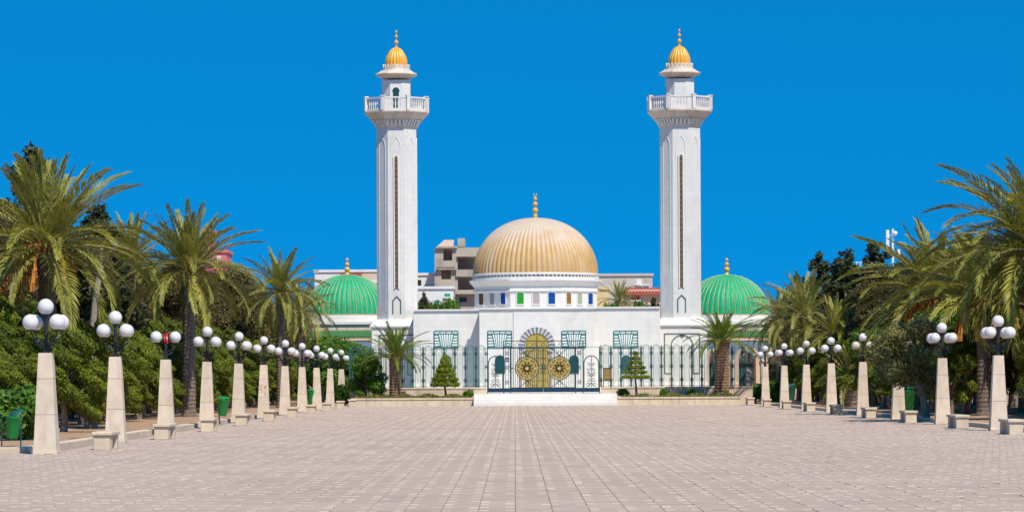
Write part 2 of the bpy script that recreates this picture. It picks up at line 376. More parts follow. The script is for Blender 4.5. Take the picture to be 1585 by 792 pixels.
glob_m = MB().sphere((0,0,0), .175, 24, 14).mesh('globe', M['globe'], smooth=True)
globd_m = MB().sphere((0,0,0), .175, 24, 14).mesh('globe', M['globe_stained'], smooth=True)
def lamp(x, y, label, group, rz, tops=True, skip=(), stained=()):
    t = empty('street_lamp', (x, y, 0), label, 'street lamp', group)
    t.rotation_euler = (R(random.uniform(-.5, .5)), R(random.uniform(-.6, .6)), R(random.uniform(-2, 2)))
    link('plinth', pl_m, t); link('core', core_m, t)
    for b in blk_m: link('stone_block', b, t)
    link('pole', pole_m, t)
    for q in range(4):
        a = R(45 + 90*q) + rz
        if q in skip: continue
        link('arm', arm_m, t, rot=(0, 0, a))
        link('globe', globd_m if q in stained else glob_m, t, (.41*math.cos(a), .41*math.sin(a), 2.865))
    if tops: link('globe', globd_m if 4 in stained else glob_m, t, (0, 0, 3.205))
    return t
leftpx = [72,179,257,320,369,408,441,468,491,511,529]
rightpx = [1545,1459,1390,1335,1287,1248,1214,1185,1160]
LAMP = []
for i, px in enumerate(leftpx):
    Y = 73.2 + 13.1*i; x = pix(px, 620, Y).x
    ex = {0: 'at the kerb corner', 5: 'with faint red graffiti', 2: 'with two globes and a flag'}.get(i, 'with five white globes')
    t = lamp(x, Y, f'stone lamp pillar {ex}, {ordinal(i)} from the front in left row', 'lamp pillars of the left row', R(random.uniform(-7, 7)), tops=i != 2, skip=(1, 3) if i == 2 else ())
    LAMP.append(t)
for i, px in enumerate(rightpx):
    Y = 98.7 + 13.1*i; x = pix(px, 620, Y).x
    ex = 'half hidden by the olive tree' if i == 2 else ('with stained side globes' if i == 3 else 'with white globes')
    lamp(x, Y, f'stone lamp pillar {ex}, {ordinal(i)} from the front in right row', 'lamp pillars of the right row', R(random.uniform(-7, 7)), skip=(1,) if i == 3 else (), stained=(0, 2, 3) if i == 3 else ((4,) if i == 5 else ()))
# graffiti on the sixth pillar of the left row
gm = MB(); zz = 1.25; fy = -pw(zz)/2 - .004
for (a, b) in (((-.16,1.33),(-.07,1.36)),((-.07,1.36),(-.09,1.26)),((-.09,1.26),(-.16,1.18)),((-.16,1.18),(-.06,1.19)),((.02,1.20),(.05,1.34)),((.05,1.34),(.12,1.34)),((.12,1.34),(.10,1.24)),((.10,1.24),(.03,1.26)),((.06,1.12),(.09,.98)),((-.10,1.08),(-.03,1.10)),((.09,.98),(.03,.96))):
    gm.bar(a, b, .022, .004)
gm.v = [(x, y + (-pw(z)/2 - .004), z) for x, y, z in gm.v]
link('graffiti', gm.mesh('graffiti', M['graffiti']), LAMP[5])
# flag tied to the third lamp of the left row
fl = empty('flag', LAMP[2].location + Vector((.0, 0, 2.62)), 'small red flag with white disc tied to lamp pole', 'flag')
def flag_pt(u, v): return (-.04 + .115*u, -.07 + .03*math.sin(u*6+v*2), .10 + .30*v - .05*u)
nu, nv = 8, 10
m = MB(); m.add([flag_pt(i/nu, j/nv) for j in range(nv+1) for i in range(nu+1)], [(j*(nu+1)+i, j*(nu+1)+i+1, (j+1)*(nu+1)+i+1, (j+1)*(nu+1)+i) for j in range(nv) for i in range(nu)])
link('cloth', m.mesh('cloth', M['red'], smooth=True), fl)
m = MB(); rr = .26
def disc(r0, cu, cv, off, n=16): return [Vector(flag_pt(cu + r0*1.6*math.cos(2*math.pi*i/n), cv + r0*math.sin(2*math.pi*i/n))) + Vector((0, -off, 0)) for i in range(n)]
m.add(disc(.24, .5, .5, .004), [tuple(range(16))]); link('disc', m.mesh('disc', M['white_cloth']), fl)
m = MB(); m.add(disc(.13, .5, .5, .007), [tuple(range(16))]); c = link('crescent', m.mesh('crescent', M['red']), fl)
m = MB(); m.add(disc(.10, .56, .51, .010), [tuple(range(16))]); link('crescent_cutout', m.mesh('crescent_cutout', M['white_cloth']), fl)
m = MB(); s5 = [Vector(flag_pt(.56 + (.075 if k % 2 == 0 else .03)*1.6*math.cos(math.pi/2+k*math.pi/5), .51 + (.075 if k % 2 == 0 else .03)*math.sin(math.pi/2+k*math.pi/5))) + Vector((0, -.013, 0)) for k in range(10)]
m.add(s5, [tuple(range(10))]); link('star', m.mesh('star', M['red']), fl)
m = MB(); m.lathe([(.012,-.1),(.012,.62),(.03,.66),(.012,.70)], 8); link('staff', m.mesh('staff', M['black_iron']), fl)
# benches
bt = MB().cbox(-.23,.23,-.85,.85,.335,.415,.012).mesh('seat_slab', M['limestone'])
bl = MB().cbox(-.19,.19,-.80,-.30,0,.335,.01).mesh('support_block', M['limestone'])
bl2 = MB().cbox(-.19,.19,.45,.80,0,.335,.01).mesh('support_block', M['limestone'])
def bench(x, y, label, group):
    t = empty('stone_bench', (x, y, 0), label, 'bench', group, R(random.uniform(-2, 2)))
    link('seat_slab', bt, t); link('support_block', bl, t); link('support_block', bl2, t)
for i in range(1, 11):
    Y = 73.2 + 13.1*i - 8.3
    bench(-9.5, Y, f'pale stone block bench beside the {ordinal(i)} lamp pillar of the left row', 'benches of the left row')
for i in range(0, 9):
    Y = 98.7 + 13.1*i - (8.3 if i else 6.3)
    bench(13.65, Y, f'pale stone block bench next to the {ordinal(i)} lamp pillar of the right row', 'benches of the right row')
# bins
def bin_(x, y, label, s=1.0, tilt=0, key='bin_green', lid_open=False, frame=False, rz=0):
    t = empty('litter_bin', (x, y, .08), label, 'litter bin', 'green litter bins', rz); t.scale = (s, s, s)
    m = MB(); n = 12
    ring = lambda z, w, d: [(w*math.cos(a)*(1 if abs(math.cos(a)) < .9 else .95), -d*math.sin(a) if math.sin(a) > 0 else -.35*d*math.sin(a), z) for a in np.linspace(0, 2*math.pi, n, endpoint=False)]
    vs = ring(.22,.15,.17)+ring(.30,.18,.20)+ring(.78,.23,.26)+ring(.80,.245,.275)+ring(.84,.245,.275)+ring(.84,.22,.25)+ring(.5,.19,.21)
    m.add(vs, [tuple(range(n))] + [(l*n+i, l*n+n+i, l*n+n+(i+1)%n, l*n+(i+1)%n) for l in range(6) for i in range(n)] + [tuple(6*n+i for i in range(n))])
    b = link('body', m.mesh('body', M[key], smooth=True), t, rot=(0, tilt, 0))
    m = MB(); m.add(ring(.0,.25,.28)+ring(.06,.20,.22)+ring(.085,.10,.11), [tuple(range(n))]+[(l*n+i, l*n+n+i, l*n+n+(i+1)%n, l*n+(i+1)%n) for l in range(2) for i in range(n)]+[tuple(2*n+i for i in range(n))])
    link('lid', m.mesh('lid', M['bin_dark' if lid_open else key], smooth=True), b, (0, 0, .88) if not lid_open else (.04, .05, .95), (0, 0, 0) if not lid_open else (.35, -.5, 0))
    if frame:
        for sx in (-.27, .27):
            link('post', MB().tube([(sx,.06,-.1),(sx,.06,.92)], .02, 6).mesh('post', M['teal_dark']), t)
        link('crossbar', MB().tube([(-.27,.06,.62),(.27,.06,.62)], .016, 6).mesh('crossbar', M['teal_dark']), t)
    else:
        link('post', MB().tube([(-.10,.10,-.1),(-.10,.10,.75)], .025, 6).mesh('post', M['teal_dark']), t)
def at_ground(px, py, z=.08):
    v = (py - CY) + ROLL*(px - CX); Y = F*(CAMH - z)/v; return pix(px, py, Y)
q = pix(17, 690, 78.0); bin_(q.x, q.y, 'dark green litter bin with lid flipped open, at left edge of the photo', .82, .12, lid_open=True, frame=True)
q = pix(343, 642, 122.0); bin_(q.x, q.y, 'bright green litter bin leaning between the fourth and fifth left lamp pillars', .95, .10)
q = pix(482, 632, 178.0); bin_(q.x, q.y, 'small bright green litter bin among the far left lamp pillars', 1.05)
q = pix(1406, 640, 128.0); bin_(q.x, q.y, 'green litter bin behind the stained lamp pillar under the olive tree', 1.2)
q = pix(1224, 628, 180.0); bin_(q.x, q.y, 'dark green litter bin beside a far right lamp pillar', 1.2, key='bin_dark')

# ------------------------------------------------------------------ forecourt: steps, planters, fence, gate
g = MB(); g.box(-9.8, 14.0, 202.5, 262, .0, .70); tag(g.build('courtyard', M['step_marble']), kind='structure')
XS0, XS1 = pix(733, 620, 195).x, pix(956, 620, 195).x
st = empty('entrance_steps', ((XS0+XS1)/2, 195, 0), 'broad white marble steps in front of the entrance gate', 'steps')
for i in range(4):
    m = MB()
    n = 7
    for k in range(1):
        m.cbox(XS0 + .0, XS1, 195 + .3*i, 202.49, .17*i - (.02 if i == 0 else -.001), .17*(i+1), .008)
    m.build('step', M['step_marble'], st)
def planter(x0, x1, label):
    t = empty('planter', ((x0+x1)/2, YP, 0), label, 'planter', 'low stone planters before the fence')
    n = max(1, round((x1-x0)/.92)); w = (x1-x0)/n
    for i in range(n):
        MB().cbox(x0+w*i+.004, x0+w*(i+1)-.004, YP+.02, YP+.28, -.03, .36, .01).build('stone', M['limestone'], t)
        MB().cbox(x0+w*i+.003, x0+w*(i+1)-.003, YP-.02, YP+.33, .364, .47, .012).build('coping_stone', M['limestone'], t)
    MB().box(x0, x0+.25, YP+.34, 201.6, -.03, .46).build('end_wall', M['limestone'], t)
    MB().box(x1-.25, x1, YP+.34, 201.6, -.03, .46).build('end_wall', M['limestone'], t)
    MB().box(x0+.26, x1-.26, YP+.34, 201.6, -.02, .42).build('soil_fill', M['soil'], t)
PL = (pix(543, 620, YP).x, XS0 - .02); PR = (XS1 + .02, pix(1146, 620, YP).x)
planter(*PL, 'low cream stone planter left of the entrance steps'); planter(*PR, 'low cream stone planter right of the entrance steps')
YF = 202.2
GX0, GX1 = pix(754, 590, YF).x, pix(929, 590, YF).x
ZF0, ZF1 = pix(830, 598.7, YF).z, pix(830, 536, YF).z
BAY = .625
def bay_mesh():
    m = MB(); h0, h1 = ZF0, ZF1; w = BAY; W = .03
    for x in (.05, .14, w-.14, w-.05): m.bar((x, h0), (x, h1-.05), W)
    m.bar((0, h0+.06), (w, h0+.06), .03); m.bar((0, h1-.16), (w, h1-.16), .025)
    for zc in (h0+.42, (h0+h1)/2, h1-.42):
        for sx in (0, w):
            for a in range(4): 
                q = math.pi/4 + a*math.pi/2
                m.bar((sx, zc), (sx+.12*math.cos(q), zc+.12*math.sin(q)), .045)
            m.arcbar((sx, zc), .095, 0, 2*math.pi, .03, n=10)
    s = .115                                                   # diagonal netting
    m.mi = 1; xa, xb = .15, w-.15; za, zb = h0+.10, h1-.2
    k = za - w
    while k < zb:
        for sgn in (1, -1):
            z0, z1 = (k, k+(xb-xa)) if sgn > 0 else (k+(xb-xa), k)
            if min(z0, z1) > za and max(z0, z1) < zb: m.bar((xa, z0), (xb, z1), .0135)
        k += s
    m.mi = 0
    m.arcbar((w/2, h1-.16), w/2-.06, 0.1, math.pi-.1, .022, n=10)      # crest scrolls
    m.arcbar((w/2-.09, h1-.06), .07, 0, 4.5, .02, n=8); m.arcbar((w/2+.09, h1-.06), .07, math.pi, math.pi-4.5, .02, n=8)
    m.bar((0, h1-.2), (0, h1+.09), .02); m.bar((w/2, h1), (w/2, h1+.12), .02)
    return m.mesh('bay_panel', [M['teal_fence'], M['teal_net']])
bay = bay_mesh()
post_m = MB().box(-.028,.028,-.028,.028,ZF0,ZF1+.05).mesh('post', M['teal_fence'])
def fence(x0, x1, label, flip):
    n = round((x1-x0)/BAY); s = (x1-x0)/(n*BAY)
    t = empty('iron_fence', (x0, YF, 0), label, 'fence')
    for i in range(n):
        link('bay_panel', bay, t, (i*BAY*s, 0, 0), scale=(s, 1, 1))
        link('post', post_m, t, (i*BAY*s, .035, 0))
    wl_ = empty('low_wall', ((x0+x1)/2, YF, 0), label.replace('ornate green iron fence', 'low cream stone wall under the iron fence'), 'wall')
    nb = max(1, round((x1-x0)/1.3)); w = (x1-x0)/nb
    for i in range(nb):
        MB().cbox(x0+w*i+.004, x0+w*(i+1)-.004, YF-.2, YF+.2, .0, ZF0-.10, .01).build('stone', M['limestone'], wl_)
        MB().cbox(x0+w*i+.003, x0+w*(i+1)-.003, YF-.24, YF+.24, ZF0-.096, ZF0, .012).build('coping_stone', M['limestone'], wl_)
fence(-9.95, GX0-.04, 'ornate green iron fence to the left of the entrance gate', False)
fence(GX1+.04, 14.3, 'ornate green iron fence to the right of the entrance gate', True)
# gate
gt = empty('entrance_gate', ((GX0+GX1)/2, YF, .70), 'double wrought iron gate with golden medallions and arched side panels', 'gate')
def GP(px, py): q = pix(px, py, YF); return (q.x, q.z)
def gb(name, m, key, parent=None, par=None):
    m.v = [(x, y + YF, z) for x, y, z in m.v]; return m.build(name, M[key], par or gt)
zb, zk, zt, zl = GP(830,606.5)[1], GP(830,600)[1], GP(830,537)[1], GP(830,527.5)[1]
xs = [GP(p_, 570)[0] for p_ in (754.5, 779.5, 790, 841, 891, 902.5, 928)]
for x in (xs[0], xs[1], xs[2], xs[4], xs[5], xs[6]):
    gb('gate_post', MB().bar((x, .69), (x, zl+.03 if x in (xs[1], xs[5]) else zt+.02), .06, .06), 'teal_iron')
m = MB()
for z in (zl, zt): m.bar((xs[1]+.03, z), (xs[5]-.03, z), .045, .05)
for k in range(9):
    x = xs[1] + (xs[5]-xs[1])*(k+.5)/9; m.arcbar((x, (zl+zt)/2), .10, 0, 2*math.pi, .022, n=10); m.bar((x-.25, zt), (x-.1,(zl+zt)/2), .018); m.bar((x+.25, zt), (x+.1,(zl+zt)/2), .018)
gb('lintel', m, 'teal_iron')
cz = GP(830, 569.5)[1]; rm = .70
for a, b in ((xs[2]+.03, xs[3]-.012), (xs[3]+.012, xs[4]-.03)):
    c0 = (a+b)/2
    leaf = gb('gate_leaf', MB().box(a, b, -.03, .03, zb, zk), 'navy')
    m = MB(); m.bar((a+.02, zk), (a+.02, zt-.05), .04); m.bar((b-.02, zk), (b-.02, zt-.05), .05); m.bar((a, zt-.05), (b, zt-.05), .05); m.bar((a, zk+.02), (b, zk+.02), .04)
    nb = 15
    for i in range(1, nb):
        x = a+(b-a)*i/nb; d = abs(x-c0)
        if d < rm: 
            h = math.sqrt(rm*rm-d*d); m.bar((x, zk), (x, cz-h), .03); m.bar((x, cz+h), (x, zt-.05), .03)
        else: m.bar((x, zk), (x, zt-.05), .03)
    for sg in (1, -1):
        e = zt-.07 if sg > 0 else zk+.03
        m.bar((c0-.5, e), (c0+.12, cz+sg*rm), .035); m.bar((c0+.5, e), (c0-.12, cz+sg*rm), .035)
        m.arcbar((c0, cz+sg*(rm+.17)), .13, 0, 2*math.pi, .03, n=12)
    for sg in (a+.02, b-.02):
        m.arcbar((sg, cz+.14), .12, 0, 6.28, .026, n=10); m.arcbar((sg, cz-.14), .12, 0, 6.28, .026, n=10)
        m.bar((sg, cz), (c0 + (sg-c0)*(rm/abs(sg-c0)), cz), .03)
    gb('leaf_bars', m, 'teal_iron', par=leaf)
    m = MB(); m.arcbar((c0, cz), rm, 0, 2*math.pi, .05, .05, n=36); gb('medallion_ring', m, 'teal_iron', par=leaf)
    m = MB(); m.arcbar((c0, cz), rm-.055, 0, 2*math.pi, .045, .02, n=36)
    for k in range(10):
        q = 2*math.pi*k/10
        m.arcbar((c0+.37*math.cos(q), cz+.37*math.sin(q)), .225, 0, 2*math.pi, .055, .02, n=14)
        m.arcbar((c0+.52*math.cos(q+.31), cz+.52*math.sin(q+.31)), .09, 0, 2*math.pi, .045, .02, n=8)
    for k in range(14):
        q = 2*math.pi*k/14; m.arcbar((c0+.25*math.cos(q), cz+.25*math.sin(q)), .12, 0, 2*math.pi, .045, .02, n=10); m.arcbar((c0+.46*math.cos(q), cz+.46*math.sin(q)), .14, 0, 2*math.pi, .045, .016, n=10)
    for r_ in (.10, .2): m.arcbar((c0, cz), r_, 0, 2*math.pi, .05, .02, n=14)
    gb('medallion_filigree', m, 'gold', par=leaf)
    m = MB(); m.plate([(c0+(rm-.06)*math.cos(2*math.pi*i/36), cz+(rm-.06)*math.sin(2*math.pi*i/36)) for i in range(36)], .014, .022); gb('medallion_plate', m, 'gold_pale', par=leaf)
    m = MB()
    for k in range(9):
        q = 2*math.pi*k/9+.2
        for rr_, sz_ in ((.16, .06), (.33, .075), (.50, .07)): m.arcbar((c0+rr_*math.cos(q+rr_*3), cz+rr_*math.sin(q+rr_*3)), sz_, q, q+2.6, .022, .008, n=6)
    m.v = [(x, y-.016, z) for x, y, z in m.v]; tag(gb('medallion_script', m, 'bronze', par=leaf), kind='stuff')
for a, b in ((xs[0]+.03, xs[1]-.03), (xs[5]+.03, xs[6]-.03)):
    c0 = (a+b)/2; r_ = (b-a)/2-.03; za = GP(766, 551)[1]-r_
    sp = gb('side_panel', MB().box(a, b, -.03, .03, zb, zk), 'navy')
    m = MB(); m.arcbar((c0, za), r_, 0, math.pi, .06, .05, n=16); m.bar((c0-r_, zk), (c0-r_, za), .05); m.bar((c0+r_, zk), (c0+r_, za), .05)
    gb('arch_frame', m, 'teal_iron', par=sp)
    m = MB()
    for sgx in (1, -1):
        for zc, rr_, s0 in ((zk+.16,.15,0),(zk+.45,.14,1.5),(zk+.78,.16,.6),(zk+1.10,.13,2),(zk+1.38,.11,.3)):
            xc = c0+sgx*(.17 if rr_ > .12 else .13)
            pts = [(xc+sgx*rr_*(1-t/14)*math.cos(s0+t*.55), zc+rr_*(1-t/14)*math.sin(s0+t*.55)) for t in range(13)]
            for u, w_ in zip(pts, pts[1:]): m.bar(u, w_, .038, .03)
        m.bar((c0, zk+.3), (c0+sgx*.32, zk+.02), .035); m.bar((c0, zk+.62), (c0+sgx*.2, zk+.95), .03)
    m.bar((c0, zk+.02), (c0, za+r_-.05), .04)
    gb('scrollwork', m, 'teal_iron', par=sp)
    m = MB(); k = zk
    while k < zt-.3:                                            # light netting above the arch
        for u, w_ in (((a, k), (b, k+(b-a))), ((b, k), (a, k+(b-a)))):
            if w_[1] < zt and u[1] > za+r_*.7: m.bar(u, w_, .006)
        k += .12
    m.bar((a, zt), (b, zt), .025); gb('netting', m, 'teal_fence', par=sp)
for a, b in ((xs[1]+.03, xs[2]-.03), (xs[4]+.03, xs[5]-.03)):
    np_ = gb('narrow_panel', MB().box(a, b, -.03, .03, zb, zk), 'navy'); m = MB(); c0 = (a+b)/2
    for x in (c0-.09, c0+.09): m.bar((x, zk), (x, zt-.02), .026)
    for zc in (zk+.35, (zk+zt)/2, zt-.35):
        m.arcbar((c0, zc), .11, 0, 2*math.pi, .03, n=10)
        for q in range(4): m.bar((c0, zc), (c0+.15*math.cos(math.pi/4+q*math.pi/2), zc+.15*math.sin(math.pi/4+q*math.pi/2)), .03)
    gb('narrow_bars', m, 'teal_iron', par=np_)
# plaques
q0, q1 = pix(934,588,YF-.32), pix(946,570,YF-.32)
nb = empty('notice_board', ((q0.x+q1.x)/2, YF-.32, ZF0), 'small brown wooden notice board on fence right of gate', 'notice board')
MB().box(q0.x, q1.x, YF-.33, YF-.29, q0.z, q1.z).build('panel', M['bronze'], nb)
m = MB(); 
for a, b, c_, d in ((q0.x-.03,q1.x+.03,q1.z,q1.z+.04),(q0.x-.03,q1.x+.03,q0.z-.04,q0.z)): m.box(a, b, YF-.35, YF-.28, c_, d)
m.box(q0.x-.02, q0.x+.02, YF-.30, YF-.26, ZF0, q0.z); m.box(q1.x-.02, q1.x+.02, YF-.30, YF-.26, ZF0, q0.z)
m.build('frame', M['dark'], nb)
m = MB()
for i in range(5): m.box(q0.x+.06, q1.x-.06-.05*(i%2), YF-.336, YF-.331, q1.z-.12-.11*i, q1.z-.08-.11*i)
m.build('text_lines', M['gold'], nb)
q0, q1 = pix(782,559.5,YF-.06), pix(788,553,YF-.06)
pq = empty('blue_plaque', ((q0.x+q1.x)/2, YF-.06, q0.z), 'small dark blue plaque on the left gate post', 'plaque')
MB().box(q0.x, q1.x, YF-.075, YF-.05, q0.z, q1.z).build('plate', M['navy'], pq)
MB().box(q0.x+.04, q1.x-.04, YF-.080, YF-.076, q0.z+.09, q0.z+.13).build('text_line', M['antenna'], pq)

# ------------------------------------------------------------------ mausoleum
YC, YW, YM, YD = 218.0, 219.8, 224.0, 229.0
XC = pix(831, 540, YC).x
mz = empty('mausoleum', (XC, YC, .70), 'white marble mausoleum hall under a large ribbed golden dome', 'mausoleum')
ZT = pix(830, 479.5, YC).z
cx0, cx1 = pix(742, 500, YC).x, pix(919, 500, YC).x
wx0, wx1 = pix(640, 500, YW).x, pix(1022, 500, YW).x
MB().box(cx0, cx1, YC, YD+6, .70, ZT).build('front_block', M['marble'], mz)
MB().box(wx0, cx0-.003, YW, YD+5, .70, ZT-.05).build('wing_wall', M['marble'], mz)
MB().box(cx1+.003, wx1, YW, YD+5, .70, ZT+.06).build('wing_wall', M['marble'], mz)
def coping(x0, x1, y0, y1, z):
    m = MB(); m.box(x0-.05, x1+.05, y0-.07, y1, z+.002, z+.06); m.box(x0-.09, x1+.09, y0-.13, y1, z+.062, z+.16); return m
coping(cx0, cx1, YC, YC+.5, ZT).build('coping', M['marble_plain'], mz)
coping(wx0+.1, cx0-.1, YW, YW+.5, ZT-.05).build('coping', M['marble_plain'], mz)
coping(cx1+.1, wx1-.1, YW, YW+.5, ZT+.06).build('coping', M['marble_plain'], mz)
px0, px1 = pix(795, 540, YC).x, pix(867, 540, YC).x
# portal: proud slab with the arched opening cut out
az = pix(831, 534, YC).z; ri, ro = .78, 1.17
pz = [(px0, .70), (XC-ri, .70)]
nn = 22
def porch_outline():
    return
m = MB()
ya, yb = YC-.07, YC-.002
top = ZT-.12
arc = [(XC+ro*math.cos(math.pi*i/nn), az+ro*math.sin(math.pi*i/nn)) for i in range(nn+1)]   # right to left
m.box(px0, XC-ro, ya, yb, .70, az); m.box(XC+ro, px1, ya, yb, .70, az)
for i in range(nn):
    (x0, z0), (x1, z1) = arc[i], arc[i+1]
    m.plate([(x1, z1), (x0, z0), (x0, top), (x1, top)], ya, yb)
m.box(px0, XC-ro, ya, yb, az+.001, top); m.box(XC+ro, px1, ya, yb, az+.001, top)
m.build('portal_slab', M['marble_plain'], mz)
ar = MB(); nv_ = 33
for i in range(nv_):
    a0, a1 = R(-32 + 244*i/nv_ + .3), R(-32 + 244*(i+1)/nv_ - .3)
    pl = [(XC+r_*math.cos(a), az+r_*math.sin(a)) for r_, a in ((ri,a0),(ro-.004,a0),(ro-.004,(a0+a1)/2),(ro-.004,a1),(ri,a1),(ri,(a0+a1)/2))]
    MB().plate(pl, YC-.10, YC-.012).build('voussoir', M['black_marble' if i % 2 == 0 else 'grey_marble'], mz)
dr = MB(); dpts = [(XC-ri+.02, .71), (XC+ri-.02, .71)] + [(XC+(ri-.02)*math.cos(math.pi*i/16), az+(ri-.02)*math.sin(math.pi*i/16)) for i in range(17)]
door = MB().plate(dpts, YC-.030, YC-.004).build('door', M['brass_door'], mz)
for sx in (-1, 1):
    for r_ in range(6):
        xa, xb = (XC+.05, XC+ri-.12) if sx > 0 else (XC-ri+.12, XC-.05)
        za = .95+r_*.49
        m = MB(); m.cbox(xa, xb, YC-.065, YC-.031, za, za+.40, .012)
        c_ = ((xa+xb)/2, za+.2)
        m2 = MB(); m2.arcbar(c_, .12, 0, 6.283, .03, .012, n=12); m2.v = [(x, y+YC-.072, z) for x, y, z in m2.v]; m.v += []; 
        o = m.build('door_panel', M['brass_door'], door); m2.build('rosette', M['gold'], door)
MB().box(XC-.015, XC+.015, YC-.06, YC-.031, .72, az+.6).build('door_seam', M['dark'], door)
for sx in (-1, 1):                                             # columns beside the door
    cxx = XC+sx*(ri+.20)
    MB().lathe([(.13,.70),(.13,.80),(.09,.86),(.085,2.9),(.10,2.94),(.14,3.10),(.14,3.16)], 12, (cxx, YC-.22)).build('column', M['marble_warm'], mz, smooth=True)
# sunburst grilles with arched shutters under them
def sun_window(pxc, Y):
    c_ = pix(pxc, 525, Y); w = 37*Y/F; h = 25.5*Y/F; x0, x1, z0, z1 = c_.x-w/2, c_.x+w/2, c_.z-h/2, c_.z+h/2
    wd = MB().box(x0, x1, Y-.02, Y-.003, z0, z1).build('window', M['pale_panel'], mz)
    def B(name, p_, q_, wdt): 
        mm = MB(); mm.bar(p_, q_, wdt, .02); mm.v = [(x, y+Y-.031, z) for x, y, z in mm.v]; mm.build(name, M['teal_window'], wd)
    for p_, q_ in (((x0,z0),(x0,z1)),((x1,z0),(x1,z1)),((x0,z1),(x1,z1)),((x0,z0),(x1,z0))): B('frame_bar', p_, q_, .06)
    B('frame_bar', (x0, z1-.16), (x1, z1-.16), .05)
    tl, tr_ = x0+.22*w*.8, x1-.22*w*.8; bl_, br_ = x0+.30*w, x1-.30*w; zt_ = z1-.16
    for i in range(7):
        t_ = i/6; B('slat', (bl_+(br_-bl_)*t_, z0), (tl+(tr_-tl)*t_, zt_), .046 if 0 < i < 6 else .06)
    for i in range(5):
        z = z0+(zt_-z0)*(i+.5)/5; k = (z-z0)/(zt_-z0); e = bl_+(tl-bl_)*k
        B('slat', (x0, z), (e, z), .052); B('slat', (x1, z), (x0+x1-e, z), .052)
    for i in (1, 2, 3): B('slat', (x0+w*i/4, zt_), (x0+w*i/4, z1), .05)
    s_ = pix(pxc+.5, 564, Y); r_ = .27; zc = pix(pxc, 557, Y).z; zb_ = pix(pxc, 577.5, Y).z
    po = [(s_.x-r_, zb_), (s_.x+r_, zb_)] + [(s_.x+r_*math.cos(math.pi*i/12), zc+r_*math.sin(math.pi*i/12)) for i in range(13)]
    sh = MB().plate(po, Y-.05, Y-.003).build('shutter', M['teal_dark'], mz)
    mm = MB(); mm.arcbar((s_.x, zc), r_+.02, 0, math.pi, .05, .05, n=12); mm.bar((s_.x-r_-.02, zb_), (s_.x-r_-.02, zc), .05, .05); mm.bar((s_.x+r_+.02, zb_), (s_.x+r_+.02, zc), .05, .05)
    mm.v = [(x, y+Y-.05, z) for x, y, z in mm.v]; mm.build('shutter_frame', M['teal_iron'], sh)
for pxc, Y in ((690.5, YW), (773.5, YC), (888, YC), (968.5, YW)): sun_window(pxc, Y)
# drum and dome
XD = pix(829, 450, YD).x
ZD = lambda py: pix(829, py, YD).z
kD = YD/F
MB().octa([(95.5*kD, ZT-.3), (95.5*kD, ZD(479.5)), (97*kD, ZD(479)), (97*kD, ZD(477.5)), (94.5*kD, ZD(477))], (XD, YD)).build('drum_base', M['marble_plain'], mz)
drum = MB().octa([(94*kD, ZD(477.2)), (94*kD, ZD(453.5))], (XD, YD)).build('drum', M['marble_plain'], mz)
MB().octa([(95*kD, ZD(453.8)), (96.5*kD, ZD(452.5)), (96.5*kD, ZD(451)), (94.5*kD, ZD(450.5)), (94.5*kD, ZD(445)), (99*kD, ZD(440)), (101.5*kD, ZD(437.5)), (102*kD, ZD(436.5)), (102*kD, ZD(435))], (XD, YD)).build('cornice', M['marble_plain'], mz)
MB().lathe([(98.5*kD, ZD(436)), (98.5*kD, ZD(431.5)), (97*kD, ZD(430.5))], 72, (XD, YD)).build('ring', M['marble_plain'], mz, smooth=True)
MB().lathe([(96.5*kD, ZD(431)), (96.5*kD, ZD(427.5))], 72, (XD, YD)).build('blue_band', M['blue_tile'], mz, smooth=True)
dt = MB().box(-.035,.035,-.05,.02,0,3.2*kD)
dtm = dt.mesh('dentil', M['marble_plain'])
off = Vector((XD, YD, 0)) - Vector(mz.location)
for i in range(96):
    a = 2*math.pi*i/96; link('dentil', dtm, mz, (off.x+97.2*kD*math.sin(a), off.y-97.2*kD*math.cos(a), ZD(430.6)-.70), (0, 0, a))
MB().lathe([(98.5*kD, ZD(427.6)), (99*kD, ZD(426.5)), (98.5*kD, ZD(424.3)), (96*kD, ZD(424))], 72, (XD, YD)).build('ring', M['marble_plain'], mz, smooth=True)
def dome_mesh(R0, z0, H, ribs, sub, c, depth, power=1.0):
    n = ribs*sub; m = MB(); prof = []
    for i in range(29):
        t = i/28*math.pi/2*.985; prof.append((R0*math.cos(t)**power, z0+H*math.sin(t)))
    def rib(i, r, z):
        f = (i % sub)/sub; k = abs(math.sin(math.pi*f)); return 1 - depth*(1-k**.7)*min(1, .35+.65*r/R0)
    m.lathe(prof, n, c, rib); return m
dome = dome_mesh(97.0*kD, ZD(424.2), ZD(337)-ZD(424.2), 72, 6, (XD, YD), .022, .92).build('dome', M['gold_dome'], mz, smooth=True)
fin = MB(); zt0 = ZD(337)
fin.lathe([(.16, zt0-.03), (.13, zt0+.05), (.04, zt0+.14), (.035, ZD(303))], 10, (XD, YD)).build('finial_rod', M['gold_paint'], mz, smooth=True)
for py, r_ in ((334, 3.6), (325.5, 4.5), (316, 3.8), (308, 3.1)): MB().sphere((XD, YD, ZD(py)), r_*kD, 16, 10).build('finial_ball', M['gold_paint'], mz, smooth=True)
m = MB(); m.arcbar((XD, ZD(300.5)), 2.4*kD, R(-215), R(35), .04, .05, n=12); m.v = [(x, y+YD, z) for x, y, z in m.v]; m.build('finial_crescent', M['gold_paint'], mz)
